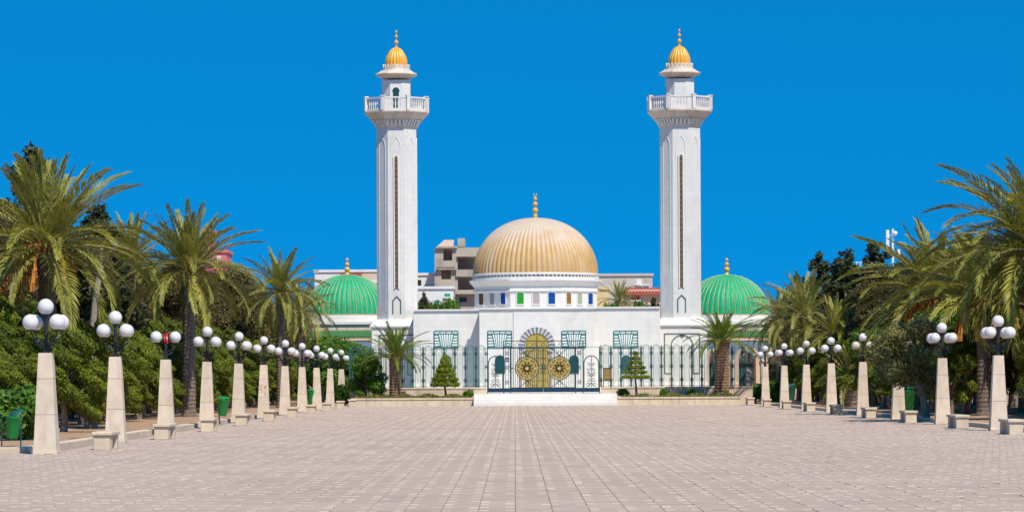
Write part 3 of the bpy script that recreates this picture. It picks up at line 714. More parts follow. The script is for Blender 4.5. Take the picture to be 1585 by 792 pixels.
for fi, cols_ in ((-1, ('brown', 'grey', 'blue')), (0, ('green', 'pinkgrey', 'blue')), (1, ('amber', 'sage', 'blue'))):
    a = fi*math.pi/4; ap = 94*kD
    for j, cn in enumerate(cols_):
        t_ = (j-1)*23.9*kD; w = 10.2*kD; z0, z1 = ZD(472.3), ZD(455)
        mm = MB(); mm.box(-w/2, w/2, -.012, .02, z0, z1)
        cxw = XD + ap*math.sin(a) + t_*math.cos(a); cyw = YD - ap*math.cos(a) + t_*math.sin(a)
        loc = Vector((cxw, cyw, 0)) - Vector(mz.location); loc.z = -.70
        wo_ = link('drum_window', mm.mesh('drum_window', M['glass_'+cn]), mz, loc, (0, 0, a))
        f_ = MB(); e = .03
        f_.box(-w/2-e-.03, -w/2-.001, -.05, .02, z0, z1); f_.box(w/2+.001, w/2+e+.03, -.05, .02, z0, z1); f_.box(-w/2-e-.03, w/2+e+.03, -.06, .02, z0-.07, z0-.001); f_.box(-w/2-e-.03, w/2+e+.03, -.05, .02, z1+.001, z1+.06)
        link('window_surround', f_.mesh('window_surround', M['marble_plain']), wo_)
        b_ = MB()
        for i in (1, 2): b_.box(-w/2+w*i/3-.006, -w/2+w*i/3+.006, -.022, -.0121, z0, z1)
        for i in (1, 2, 3): b_.box(-w/2, w/2, -.026, -.0221, z0+(z1-z0)*i/4-.006, z0+(z1-z0)*i/4+.006)
        link('glazing_bars', b_.mesh('glazing_bars', M['glass_'+cn]), wo_)
# ------------------------------------------------------------------ minarets
kM = YM/F
def minaret(pxc, label, door_open):
    X = pix(pxc, 430, YM).x; yo = 0
    Z = lambda py: 1.6 + (584.1 - py)*kM                       # heights read on the left tower
    t = empty('minaret', (X, YM, .70), label, 'minaret', 'twin minarets')
    c = (X, YM); ap = 31.0*kM
    hp = 38.3*kM
    plinth = MB().box(X-hp, X+hp, YM-hp, YM+hp, .70, Z(506)).build('base_block', M['marble'], t)
    m = MB(); m.frustum(X, YM, Z(506)+.002, 2*hp+.06, 2*hp+.06, Z(504.5), 2*hp+.30, 2*hp+.30); m.frustum(X, YM, Z(504.5)+.001, 2*hp+.30, 2*hp+.30, Z(502.5), 2*hp+.30, 2*hp+.30)
    m.frustum(X, YM, Z(502.5)+.001, 2*hp+.20, 2*hp+.20, Z(493), 66*kM, 66*kM); m.build('base_cornice', M['marble_plain'], t)
    # green outlined arch panel on the base
    yf = YM-hp-.012
    m = MB(); w_, z0, z1 = 27*kM, Z(578), Z(517)
    for p_, q_ in (((-w_,z0),(-w_,z1)),((w_,z0),(w_,z1)),((-w_,z1),(w_,z1)),((-w_,z0),(-w_*.62,z0)),((w_,z0),(w_*.62,z0)),((-w_*.62,z0),(-w_*.62,Z(536))),((w_*.62,z0),(w_*.62,Z(536)))): m.bar(p_, q_, .07, .03)
    m.arcbar((0, Z(536)), w_*.62, 0, math.pi, .07, .026, n=16); m.arcbar((0, Z(520.5)), .09, 0, 6.283, .08, .026, n=10)
    m.v = [(x+X, y+yf, z) for x, y, z in m.v]; m.build('green_inlay', M['inlay'], plinth)
    shaft = MB().octa([(ap*1.01, Z(493.5)), (ap, Z(490)), (ap*.985, Z(198))], c).build('shaft', M['marble'], t)
    # blind pointed arches near the top of each face, outlines in relief
    for f in range(8):
        a = f*math.pi/4
        m = MB(); w_ = ap*.414*.55
        def rel(p_, q_, wd=.05): m.bar(p_, q_, wd, .05)
        pts = [(-w_, Z(480) if f % 2 else Z(452)), (-w_, Z(229)), (-w_*.86, Z(222)), (-w_*.5, Z(216.5)), (0, Z(212)), (w_*.5, Z(216.5)), (w_*.86, Z(222)), (w_, Z(229)), (w_, Z(480) if f % 2 else Z(452))]
        for p_, q_ in zip(pts, pts[1:]): rel(p_, q_)
        loc = Vector((ap*.99*math.sin(a), -ap*.99*math.cos(a), -.70)); link('relief_arch', m.mesh('relief_arch', M['marble_plain']), shaft, loc, (0, 0, a))
    fy = YM-ap-.012
    sl = MB(); ws = 2.3*kM; sl.plate([(X-ws, Z(446)), (X+ws, Z(446)), (X+ws, Z(244.5)), (X+ws*.6, Z(242.5)), (X, Z(241.5)), (X-ws*.6, Z(242.5)), (X-ws, Z(244.5))], fy-.02, fy+.05)
    so = sl.build('slit_window', M['slit'], shaft)
    m = MB()
    for sx in (-1, 1): m.box(X+sx*(ws+.045)-.04, X+sx*(ws+.045)+.04, fy-.07, fy+.04, Z(446), Z(242))
    m.build('slit_frame', M['marble_plain'], so)
    m = MB()
    for i in range(24): z = Z(446)+(Z(244)-Z(446))*(i+.5)/24; m.box(X-ws, X+ws, fy-.03, fy-.0205, z-.02, z+.02)
    m.build('slit_bars', M['dark'], so)
    m = MB(); w_ = 6*kM
    for p_, q_ in (((-w_,Z(484)),(-w_,Z(464))),((-w_,Z(464)),(0,Z(457.5))),((0,Z(457.5)),(w_,Z(464))),((w_,Z(464)),(w_,Z(484)))): m.bar(p_, q_, .075, .03)
    m.v = [(x+X, y+YM-ap*1.005-.012, z) for x, y, z in m.v]; m.build('green_niche', M['inlay'], shaft)
    # corbel ring
    MB().octa([(ap*.985, Z(199)), (ap*1.03, Z(196)), (33*kM, Z(186))], c).build('corbel_core', M['marble_warm'], t)
    cm = MB(); cm.add([(-.075,.12,0),(.075,.12,0),(.075,-.03,.06),(-.075,-.03,.06),(-.075,-.30,.50),(.075,-.30,.50),(.075,.12,.50),(-.075,.12,.50)],
                      [(0,1,2,3),(3,2,5,4),(4,5,6,7),(0,3,4,7),(1,6,5,2),(0,7,6,1)])
    cme = cm.mesh('corbel', M['marble_plain'])
    for f in range(8):
        a = f*math.pi/4
        for j in range(5):
            tt = (j-2)*.262
            link('corbel', cme, t, ((ap)*math.sin(a)+tt*math.cos(a), -(ap)*math.cos(a)+tt*math.sin(a), Z(197.5)-.70), (0, 0, a))
    bal = MB().octa([(39*kM, Z(186.5)), (39*kM, Z(184.5)), (47.5*kM, Z(175.5)), (48.8*kM, Z(174.5)), (48.8*kM, Z(172.5)), (47.5*kM, Z(172))], c).build('balcony', M['marble_warm'], t)
    rail_z = Z(151.5); rb = Z(172); RA = 46.3*kM; side = RA*.8284
    bpro = [(.05,0),(.05,.05),(.028,.10),(.055,.24),(.06,.34),(.03,.52),(.045,.62),(.05,.66)]
    bme = MB().lathe(bpro, 8).mesh('baluster', M['marble_plain'], smooth=True)
    hgt = rail_z-rb
    for f in range(8):
        a = f*math.pi/4; ca, sa = math.cos(a), math.sin(a)
        def P(tt, r_=RA): return (r_*sa+tt*ca, -r_*ca+tt*sa)
        m = MB(); m.box(-side/2+.13, side/2-.13, -.07, .07, hgt-.10, hgt); m.box(-side/2+.13, side/2-.13, -.06, .06, 0, .10)
        for sx in (-1, 1): m.box(sx*(side/2-.13)-.0, sx*(side/2-.13)+sx*-.30, -.045, .045, .101, hgt-.101) if f % 4 == 0 else None
        link('rail', m.mesh('rail', M['marble_plain']), bal, (P(0)[0], P(0)[1], rb-.70), (0, 0, a))
        nbl = 5 if f % 4 == 0 else 6
        for j in range(nbl):
            tt = (j-(nbl-1)/2)*.19
            link('baluster', bme, bal, (P(tt)[0], P(tt)[1], rb-.70+.10), scale=(1, 1, (hgt-.2)/.66))
        a2 = a+math.pi/8; rr_ = RA/math.cos(math.pi/8)
        m = MB(); m.box(-.115,.115,-.115,.115,0,hgt+.02); m.box(-.14,.14,-.14,.14,hgt+.021,hgt+.09)
        link('rail_post', m.mesh('rail_post', M['marble_plain']), bal, (rr_*math.sin(a2), -rr_*math.cos(a2), rb-.70), (0, 0, a2))
    # lantern room
    lan = MB().octa([(22*kM, Z(172.2)), (21.8*kM, Z(124))], c).build('lantern_room', M['marble_plain'], t)
    for f in ((0, 2, 4, 6) if door_open else (2, 4, 6)):
        a = f*math.pi/4; m = MB(); w_ = .20
        po = [(-w_, Z(172)), (w_, Z(172)), (w_, Z(146)), (w_*.85, Z(145))] + [(.235*math.cos(q), Z(141)+.235*math.sin(q)) for q in np.linspace(-.5, math.pi+.5, 14)] + [(-w_*.85, Z(145)), (-w_, Z(146))]
        m.plate(po, -.015, .02); ap2 = 21.9*kM
        link('arched_opening', m.mesh('arched_opening', M['teal_dark']), lan, (ap2*math.sin(a), -ap2*math.cos(a), -.70), (0, 0, a))
    MB().octa([(21.9*kM, Z(121)), (22.8*kM, Z(120.6)), (23*kM, Z(119)), (24.5*kM, Z(117.8)), (30.5*kM, Z(115.6)), (31.6*kM, Z(115)), (31.6*kM, Z(113.8)), (26.5*kM, Z(111.5)), (23*kM, Z(108.5))], c).build('eaves', M['marble_warm'], t)
    MB().lathe([(21.8*kM, Z(109)), (21*kM, Z(105)), (19.5*kM, Z(104.5)), (19.5*kM, Z(100))], 24, c).build('dome_ring', M['marble_warm'], t, smooth=True)
    me_ = MB(); me_.plate([(-.085,0),(.085,0),(.085,.14),(.05,.16),(.0,.26),(-.05,.16),(-.085,.14)], -.04, .04); mer = me_.mesh('merlon', M['marble_warm'])
    for j in range(18):
        a = 2*math.pi*j/18; link('merlon', mer, t, (20*kM*math.sin(a), -20*kM*math.cos(a), Z(104.8)-.70), (0, 0, a))
    dm = MB(); H = Z(72)-Z(101); n = 18*6; prof = []
    for i in range(22):
        s_ = i/21; t_ = s_*math.pi/2*.97; bul = 1+.05*math.sin(math.pi*min(1, s_*2.2))
        prof.append((16.8*kM*bul*math.cos(t_)**.88, Z(101)+H*math.sin(t_)))
    dm.lathe(prof, n, c, lambda i, r_, z: 1-.09*(1-abs(math.sin(math.pi*(i % 6)/6))**.7)); dm.build('gold_cupola', M['gold_paint'], t, smooth=True)
    MB().lathe([(.11, Z(73)), (.07, Z(70)), (.03, Z(68)), (.025, Z(45))], 8, c).build('finial_rod', M['gold_paint'], t, smooth=True)
    for py, r_ in ((64.4, 3.4), (55.3, 2.6), (48, 1.8)): MB().sphere((X, YM, Z(py)), r_*kM, 14, 8).build('finial_ball', M['gold_paint'], t, smooth=True)
minaret(615, 'tall white octagonal minaret left of the golden dome, open doorway on its balcony', True)
minaret(1053.3, 'tall white octagonal minaret right of the golden dome', False)
# ------------------------------------------------------------------ green-domed side halls with arcades
def side_hall(pxc, label, sgn):
    YH = 246.0; kH = YH/F; X = pix(pxc, 450, YH).x; Z = lambda py: pix(pxc, py, YH).z
    YA = 240.0; ZA = lambda py: pix(pxc, py, YA).z
    t = empty('side_hall', (X, YH, .08), label, 'domed hall', 'green-domed side halls')
    MB().box(X-4.6, X+4.6, YH-3.6, YH+4, .06, Z(503)).build('wall', M['marble_warm'], t)
    MB().box(X-4.75, X+4.75, YH-3.75, YH+4.1, Z(503)+.002, Z(499)).build('coping', M['marble_plain'], t)
    MB().lathe([(70*kH, Z(500)), (70*kH, Z(490.5)), (69*kH, Z(489.8))], 48, (X, YH)).build('drum_ring', M['marble_plain'], t, smooth=True)
    MB().lathe([(68.5*kH, Z(490.2)), (68.5*kH, Z(488)), (67*kH, Z(487.5))], 48, (X, YH)).build('drum_band', M['peach'], t, smooth=True)
    d = dome_mesh(67*kH, Z(488), Z(424.5)-Z(488), 48, 6, (X, YH), .02, .95).build('green_dome', M['green_tile'], t, smooth=True)
    m = MB(); H = Z(424.5)-Z(488)
    for i in range(48):
        a = 2*math.pi*i/48
        pts = [(X+66.6*kH*math.cos(q)**.95*math.sin(a), YH-66.6*kH*math.cos(q)**.95*math.cos(a), Z(488)+H*.995*math.sin(q)) for q in np.linspace(.02, 1.5, 12)]
        mm = MB().tube(pts, .022, 4); mm.build('dome_rib', M['tile_line'], d)
    MB().lathe([(.2, Z(425)), (.1, Z(421)), (.03, Z(418)), (.03, Z(399))], 10, (X, YH)).build('finial_rod', M['gold_paint'], t, smooth=True)
    for py, r_ in ((417, 4.4), (409, 3.4), (402, 2.4)): MB().sphere((X, YH, Z(py)), r_*kH, 14, 8).build('finial_ball', M['gold_paint'], t, smooth=True)
    # arcade in front
    W = 2.12; n = 4; x0 = X-n*W/2; zs = ZA(556); zt_ = ZA(527); r_ = .62
    for i in range(n+1):
        x = x0+W*i
        MB().lathe([(.16,.06),(.16,.5),(.11,.56),(.10,zs-.3),(.17,zs-.06),(.17,zs)], 12, (x, YA-.12)).build('column', M['marble_plain'], t, smooth=True)
    for i in range(n):
        xc = x0+W*(i+.5); m = MB(); N_ = 16
        for k in range(N_):
            a0, a1 = math.pi*k/N_, math.pi*(k+1)/N_
            m.plate([(xc+r_*math.cos(a1), zs+r_*math.sin(a1)), (xc+r_*math.cos(a0), zs+r_*math.sin(a0)), (xc+(W/2 if k < N_/2 else -W/2)*(1 if k not in (N_//2-1, N_//2) else 1) if False else xc+r_*1.0*math.cos(a0), zt_), (xc+r_*math.cos(a1), zt_)], YA, YA+.3)
        m.box(xc-W/2, xc-r_, YA, YA+.3, zs, zt_); m.box(xc+r_, xc+W/2, YA, YA+.3, zs, zt_)
        m.build('spandrel', M['blue_tile'], t)
        m = MB(); m.arcbar((xc, zs), r_+.14, 0, math.pi, .32, .38, n=18); m.bar((xc-r_-.14, .1), (xc-r_-.14, zs), .30, .36); m.bar((xc+r_+.14, .1), (xc+r_+.14, zs), .30, .36); m.v = [(x, y+YA+.14, z) for x, y, z in m.v]; m.build('arch_ring', M['peach'], t)
        MB().box(xc-.52, xc+.52, YH-3.66, YH-3.602, .06, ZA(562)).build('doorway', M['navy'], t)
    MB().box(x0-.3, x0+n*W+.3, YA-.05, YH-3.76, zt_+.002, ZA(522.5)).build('arcade_cornice', M['peach'], t)
    # glazed tile canopy: sloping row of roll tiles
    z0, z1 = ZA(521), ZA(511); y0, y1 = YA-.08, YH-3.77
    slab = MB(); slab.add([(x0-.4,y0,z0),(x0+n*W+.4,y0,z0),(x0+n*W+.4,y1,z1),(x0-.4,y1,z1),(x0-.4,y0,z0-.05),(x0+n*W+.4,y0,z0-.05),(x0+n*W+.4,y1,z1-.05),(x0-.4,y1,z1-.05)],
             [(0,1,2,3),(7,6,5,4),(0,4,5,1),(1,5,6,2),(2,6,7,3),(3,7,4,0)])
    roof = slab.build('tile_canopy', M['roof_green'], t)
    tb = MB().tube([(0,0,0),(0,y1-y0,z1-z0)], .07, 6).mesh('roll_tile', M['roof_green'], smooth=True)
    rl = Vector((x0-.4, y0, z0+.01)) - Vector(t.location)
    for i in range(int((n*W+.8)/.2)): link('roll_tile', tb, roof, (rl.x+.1+.2*i, rl.y, rl.z))
side_hall(537.5, 'hall with ribbed green tiled dome, left of the left minaret', -1)
side_hall(1125, 'hall with ribbed green tiled dome and arcade, right of the right minaret', 1)
# ------------------------------------------------------------------ town behind
def bpart(t, name, key, px0, px1, py0, py1, Y, depth):
    a, b = pix(px0, py1, Y), pix(px1, py0, Y)
    return MB().box(a.x, b.x, Y, Y+depth, min(a.z, b.z), max(a.z, b.z)).build(name, M[key], t)
def btop(name, label, pxc, Y): return empty(name, (pix(pxc, 500, Y).x, Y, 0), label, 'building', 'town buildings behind the mausoleum')
def block(label, px0, px1, pyt, Y, depth, key, wins=(), roof=None):
    t = btop('town_building', label, (px0+px1)/2, Y); a, b = pix(px0, pyt, Y), pix(px1, pyt, Y); z = (a.z+b.z)/2
    MB().box(a.x, b.x, Y, Y+depth, -.05, z).build('wall', M[key], t)
    MB().box(a.x-.1, b.x+.1, Y-.12, Y+depth+.1, z+.002, z+.22).build('parapet', M[key], t)
    for (u0, u1, v0, v1, kk) in wins:
        p0, p1 = pix(u0, v1, Y), pix(u1, v0, Y); w = MB().box(p0.x, p1.x, Y-.03, Y-.003, p0.z, p1.z).build('window', M[kk], t)
        MB().box(p0.x-.1, p1.x+.1, Y-.14, Y-.031, p0.z-.12, p0.z-.002).build('sill', M['plaster_white'], w)
    if roof:
        (u0, u1, v0, v1) = roof; p0, p1 = pix(u0, v1, Y), pix(u1, v0, Y); d = 3
        m = MB(); m.add([(p0.x,Y-.4,p0.z),(p1.x,Y-.4,p0.z),(p1.x,Y+d,p1.z),(p0.x,Y+d,p1.z),(p0.x,Y+d,p0.z-.2),(p1.x,Y+d,p0.z-.2),(p0.x,Y-.4,p0.z-.2),(p1.x,Y-.4,p0.z-.2)], [(0,1,2,3),(6,7,1,0),(3,2,5,4),(0,3,4,6),(1,7,5,2),(4,5,7,6)])
        rf = m.build('roof', M['roof_red'], t)
        tb = MB().tube([(0,0,0),(0,d+.4,p1.z-p0.z)], .09, 6).mesh('roll_tile', M['roof_red'], smooth=True)
        rl = Vector((p0.x, Y-.4, p0.z)) - Vector(t.location)
        for i in range(int((p1.x-p0.x)/.26)): link('roll_tile', tb, rf, (rl.x+.13+.26*i, rl.y, rl.z))
    return t
# unfinished concrete house: slabs, columns and walls with real openings
YU = 286.0; t = btop('unfinished_building', 'unfinished bare concrete building with open window holes beside the golden dome', 706, YU)
P = lambda px, py: pix(px, py, YU)
dz = 6.5
def wallrect(name, u0, u1, v0, v1, y0=0., y1=.3, key='concrete'):
    a, b = P(u0, v1), P(u1, v0); return MB().box(a.x, b.x, YU+y0, YU+y1, a.z, b.z).build(name, M[key], t)
zb_ = P(700, 384).z
wallrect('wall', 676, 686, 384, 402.99); wallrect('wall', 700, 706, 384, 402.99); wallrect('wall', 676, 706, 403, 416.99)
wallrect('wall', 676, 683, 417, 431.99); wallrect('wall', 698, 706, 417, 431.99); wallrect('wall', 676, 706, 432, 470)
wallrect('side_wall', 673, 675.9, 385, 470, .0, dz); wallrect('lintel', 676, 706.5, 413.5, 417.5, -.35, -.003); wallrect('roof_slab', 675, 708, 381, 383.9, -.3, dz)
for i in range(9): wallrect('joist_end', 677.5+3.1*i, 679.2+3.1*i, 411.5, 413.4, -.45, -.003)
a, b = P(677, 381), P(716, 368)
m = MB(); m.add([(a.x,YU-.2,a.z),(b.x-.8,YU-.2,a.z),(b.x-.8,YU+4,b.z),(a.x+.5,YU+4,b.z),(a.x,YU-.2,a.z-.2),(b.x-.8,YU-.2,a.z-.2),(b.x-.8,YU+4,a.z-.2),(a.x+.5,YU+4,a.z-.2)], [(0,1,2,3),(7,6,5,4),(0,4,5,1),(1,5,6,2),(2,6,7,3),(3,7,4,0)])
m.build('sloping_roof', M['peach'], t)
wallrect('stair_block', 708.2, 719, 368, 381, 1.0, 5)
wallrect('wall', 706.1, 742, 383, 397, .0, .3); wallrect('slab_band', 706.1, 742, 417, 427.9, -.2, dz); wallrect('slab_band', 704.5, 742, 448.5, 455, -.4, dz)
wallrect('back_wall', 706.1, 742, 397, 417, dz-.3, dz-.01, 'concrete'); wallrect('back_wall', 706.1, 742, 428, 448.4, dz-.3, dz-.01)
wallrect('back_wall', 676, 706, 384, 432, dz-.3, dz-.01); wallrect('inner_wall', 706.1, 708, 397.1, 416.9, .31, dz-.31); wallrect('column', 705.8, 708.5, 428, 448.4, .0, .35)
wallrect('ceiling_slab', 706.1, 742, 395, 396.9, .31, dz); wallrect('wall', 706.1, 742, 455.1, 478, .3, .6)
wallrect('window', 711, 722, 460, 467, .2, .29, 'navy')
block('white house with roof terrace just right of the left minaret', 640, 674, 426, 292, 8, 'plaster_white', [(646,652,433,442,'dark'), (656,673,441,446,'green_tile')])
block('low white house with green door below the unfinished building', 640, 702, 447, 274, 6, 'plaster_white', [(688,697,454,459,'green_tile'), (675,680,464,474,'teal_window'), (648,655,465,473,'dark')])
block('long peach and white house behind the left green dome', 487, 590, 421, 300, 10, 'plaster_white', [(560,590,420,434,'plaster_peach'), (572,588,434,436,'dark')], roof=(528,560,418.5,424))
block('wide beige apartment block right of the golden dome', 926, 1010, 427, 300, 10, 'plaster_beige', [(985,993,432,440,'plaster_white'), (998,1003,429,440,'concrete')])
block('peach house with red tiled roof left of the right minaret', 970, 1030, 452, 270, 8, 'plaster_peach', [(978,990,458,464,'roof_red')], roof=(968,1030,444,452))
block('small yellow house beside the base of the golden dome', 915, 942, 448, 262, 6, 'plaster_yellow')
block('pink rooftop house rising behind the second left palm', 315, 325, 358, 262, 5, 'pink', [(316,320,366,374,'plaster_white')])
block('pale pink house showing behind the second left palm', 330, 351, 391, 268, 5, 'pink', [(336,342,396,402,'plaster_white')])
tb_ = block('white building with roof railing behind the right grove', 1318, 1392, 424, 268, 8, 'plaster_white', [(1340,1348,432,442,'dark')])
an = empty('antenna_mast', pix(1382, 424, 268), 'white telecom antenna mast standing above the right grove', 'antenna')
an.location.z -= .2; an.location.y = 271; YA_ = 271; b0 = pix(1382, 424, YA_)
zA = lambda py: pix(1382, py, YA_).z
MB().tube([(b0.x, YA_, an.location.z), (b0.x, YA_, zA(354))], .09, 8).build('mast', M['antenna'], an)
xx = pix(1373.5, 370, YA_).x; MB().cbox(xx-.13, xx+.13, YA_-.25, YA_-.05, zA(391), zA(356), .03).build('antenna_panel', M['antenna'], an)
xx = pix(1391, 390, YA_).x; MB().cbox(xx-.12, xx+.12, YA_-.25, YA_-.05, zA(402), zA(386), .03).build('antenna_panel', M['antenna'], an)
MB().sphere((pix(1385, 361, YA_).x, YA_-.2, zA(361)), .19, 14, 8).build('dish', M['antenna'], an, smooth=True)
MB().box(pix(1374,390,YA_).x, pix(1391,390,YA_).x, YA_-.04, YA_+.04, zA(389), zA(388)).build('bracket', M['antenna'], an)
MB().box(pix(1373,365,YA_).x, pix(1385,365,YA_).x, YA_-.04, YA_+.04, zA(364.4), zA(363.6)).build('bracket', M['antenna'], an)
rl_ = empty('roof_railing', pix(1340, 424, 268), 'thin metal railing on the roof behind the right grove', 'railing'); rl_.location.z += .0
for px in range(1326, 1352, 6): q = pix(px, 424, 268); MB().tube([(q.x, 268.1, q.z), (q.x, 268.1, pix(px, 406, 268).z)], .035, 5).build('upright', M['antenna'], rl_)
for py in (406, 414): MB().tube([tuple(pix(1324, py, 268.1)), tuple(pix(1352, py, 268.1))], .03, 5).build('rail', M['antenna'], rl_)

# ------------------------------------------------------------------ palms
def frond_mesh(L, droop, key, nl=56, lmax=.46, lw=.040, vee=.55, seed=0):
    g_ = random.Random(seed); m = MB(); N_ = 12; pts = [(0., 0.)]; th = 0
    for i in range(N_):
        s_ = (i+.5)/N_; th = -droop*(s_**1.5)*1.25; pts.append((pts[-1][0]+L/N_*math.cos(th), pts[-1][1]+L/N_*math.sin(th)))
    def at(s_):
        i = min(N_-1, int(s_*N_)); f = s_*N_-i; a, b = pts[i], pts[i+1]; return (a[0]+(b[0]-a[0])*f, a[1]+(b[1]-a[1])*f), math.atan2(b[1]-a[1], b[0]-a[0])
    m.mi = 1; m.tube([(x, 0, z) for x, z in pts[::2]], [.035*(1-.85*i/6) for i in range(7)], 4); m.mi = 0
    for side in (-1, 1):
        for i in range(nl):
            s_ = .10+.90*(i+.5+g_.uniform(-.3, .3))/nl; (x, z), a = at(s_)
            l = lmax*max(.25, min(1, s_*4.5, 1.25*(1.12-s_)**.6))*g_.uniform(.85, 1.12)
            fw = R(56-32*s_)+g_.uniform(-.1, .1); up = vee*g_.uniform(.4, 1.3)
            d = Vector((math.cos(fw), side*math.sin(fw)*math.cos(up), math.sin(fw)*math.sin(up)))
            d = Vector((d.x*math.cos(a)-d.z*math.sin(a), d.y, d.x*math.sin(a)+d.z*math.cos(a)))
            b = Vector((x, 0, z)); e = b+d*l+Vector((0, 0, -.16*l)); mid = b+d*l*.45
            w = d.cross(Vector((-math.sin(a), .0, math.cos(a)))).normalized()*lw*.5
            m.add([b, mid+w, e, mid-w], [(0, 1, 2, 3)])
    return m.mesh('frond', [M[key], M['rachis']])
FR = {}
def fronds(key):
    if key not in FR: FR[key] = {d: [frond_mesh(1.0*2.7, d, key, seed=int(d*100)+v) for v in range(2)] for d in (.25, .6, 1.0, 1.5)}
    return FR[key]
DRY = [frond_mesh(1.9, 1.3, 'frond_dry', nl=26, lmax=.34, lw=.03, vee=-.2, seed=90+i) for i in range(2)]
def trunk_mesh(h, r0, r1, key, lean=0.0):
    m = MB(); n = 14; rows = int(h/.055); vs = []
    for j in range(rows+1):
        s_ = j/rows; r = r0+(r1-r0)*min(1, s_*1.3); z = h*s_; lx = lean*s_*s_
        if s_ < .06: r *= 1.25-.25*s_/.06
        if s_ > .9: r *= 1+.35*(s_-.9)/.1
        for i in range(n):
            a = 2*math.pi*(i+.5*(j//3 % 2))/n; k = 1+.13*((j % 3)/2)*(1 if i % 2 else .45)+random.uniform(-.03, .03)
            vs.append((lx+r*k*math.cos(a), r*k*math.sin(a), z))
    m.add(vs, [(j*n+i, j*n+(i+1)%n, j*n+n+(i+1)%n, j*n+n+i) for j in range(rows) for i in range(n)]+[tuple(rows*n+i for i in range(n))])
    return m.mesh('trunk', M[key])
def palm(x, y, h, rad, label, group=None, key='frond', n=58, z0=.06, r=.24, bark='palm_bark', lean=0., lo=-48, dry=8, stalks=0, sweep=0., seed=1, drp=1.0):
    g_ = random.Random(seed); t = empty('date_palm', (x, y, z0), label, 'palm tree', group)
    link('trunk', trunk_mesh(h, r*1.05, r, bark, lean), t)
    sc = rad/2.62; fs = fronds(key)
    for i in range(n):
        s_ = (i+.5)/n; el = 84-(84-lo)*s_**1.08+g_.uniform(-7, 7); az = i*2.39996+g_.uniform(-.2, .2)
        ee = el-28*(drp-1); dv = (.25 if ee > 66 else .6 if ee > 38 else 1.0 if ee > -22 else 1.5)
        me = fs[dv][i % 2]; k = sc*g_.uniform(.86, 1.12)*(.80 if el > 66 else 1)
        ce = R(el)
        dx, dy, dz = math.cos(ce)*math.cos(az)-sweep*.5, math.cos(ce)*math.sin(az), math.sin(ce)
        az2 = math.atan2(dy, dx); el2 = math.atan2(dz, math.hypot(dx, dy))
        link('frond', me, t, (lean+.10*math.cos(az2), .10*math.sin(az2), h-.05+.10*s_*-1+.12), (g_.uniform(-.25, .25), -el2, az2), (k, k, k))
    for i in range(dry):
        az = g_.uniform(0, 6.28); k = sc*g_.uniform(.6, .9)
        link('dry_frond', DRY[i % 2], t, (lean+.12*math.cos(az), .12*math.sin(az), h-.15), (0, R(g_.uniform(35, 70)), az), (k, k, k))
    for i in range(stalks):
        az = -math.pi/2+g_.uniform(-1.6, 1.6); L = g_.uniform(.7, 1.2)*sc; m = MB()
        c_, s2 = math.cos(az), math.sin(az)
        m.tube([(lean+c_*.15, s2*.15, h-.05), (lean+c_*L*.5, s2*L*.5, h+.12*L), (lean+c_*L*.85, s2*L*.85, h-.25*L), (lean+c_*L*.95, s2*L*.95, h-.75*L)], [.06, .06, .055, .03], 5)
        for q in range(10): m.tube([(lean+c_*L*.85, s2*L*.85, h-.3*L), (lean+c_*L*.95+g_.uniform(-.16, .16), s2*L*.95+g_.uniform(-.1, .1), h-.95*L)], [.03, .012], 4)
        link('fruit_stalk', m.mesh('fruit_stalk', M['stalk']), t)
    return t
def palm_px(px, pyc, Y, rad, label, **kw):
    q = pix(px, pyc, Y); return palm(q.x, Y, q.z-kw.get('z0', .06), rad, label, **kw)
GL = 'date palms of the left grove'; GR = 'date palms of the right grove'
palm_px(72, 388, 106, 3.45, 'largest date palm at far left with orange fruit stalks', group=GL, seed=3, n=70, stalks=8, r=.26, dry=4, lo=-24)
palm_px(292, 420, 137, 3.15, 'tall date palm with bare ringed trunk behind the fourth left lamp', group=GL, seed=5, n=68, r=.25, dry=5, lo=-24)
palm_px(434, 452, 180, 2.75, 'date palm with slim dark trunk left of the left green dome', group=GL, seed=8, n=54, r=.20, dry=4, lo=-38)
palm_px(466, 482, 192, 2.3, 'shorter drooping date palm just in front of the left green dome', group=GL, seed=13, n=46, r=.22, dry=6, lo=-48, key='frond_grey')
palm_px(203, 405, 168, 2.9, 'date palm partly hidden between the two largest left palms', group=GL, seed=21, n=50, r=.22, lo=-30)
palm_px(1606, 390, 116, 4.3, 'large date palm with swept fronds cut off by the right photo edge', group=GR, seed=31, n=66, sweep=.6, stalks=2, key='frond', lo=-45, drp=1.8)
palm_px(1522, 470, 128, 3.6, 'date palm with hanging orange stalks near the right edge', group=GR, seed=33, n=56, sweep=.4, stalks=14, lo=-6, drp=1.7)
palm_px(1452, 468, 140, 4.1, 'wide date palm with orange stalks above the second right lamp pillar', group=GR, seed=35, n=62, sweep=.4, stalks=14, lo=-8, drp=1.6)
palm_px(1246, 490, 200, 3.2, 'date palm with yellowing lower fronds above the far right lamps', group=GR, seed=37, n=52, sweep=.25, dry=16, lo=-55, key='frond_grey')
palm_px(1208, 498, 210, 2.8, 'drooping grey green date palm nearest the right green dome', group=GR, seed=39, n=48, sweep=.3, dry=6, lo=-62, key='frond_grey')
palm_px(1292, 518, 184, 2.6, 'low date palm with bushy green fronds behind the right lamp row', group=GR, seed=41, n=44, key='frond', lo=-40)
palm_px(1318, 588, 165, 1.9, 'short stubby palm with thick trunk behind the fourth right lamp', group=GR, seed=42, n=30, key='frond_grey', lo=-20, r=.36, dry=12)
palm_px(612, 553, 199.0, 2.2, 'stocky date palm in the planter before the left minaret', key='frond_fresh', seed=43, n=40, r=.33, z0=.40, lo=2, dry=2, bark='palm_bark_brown', drp=.75)
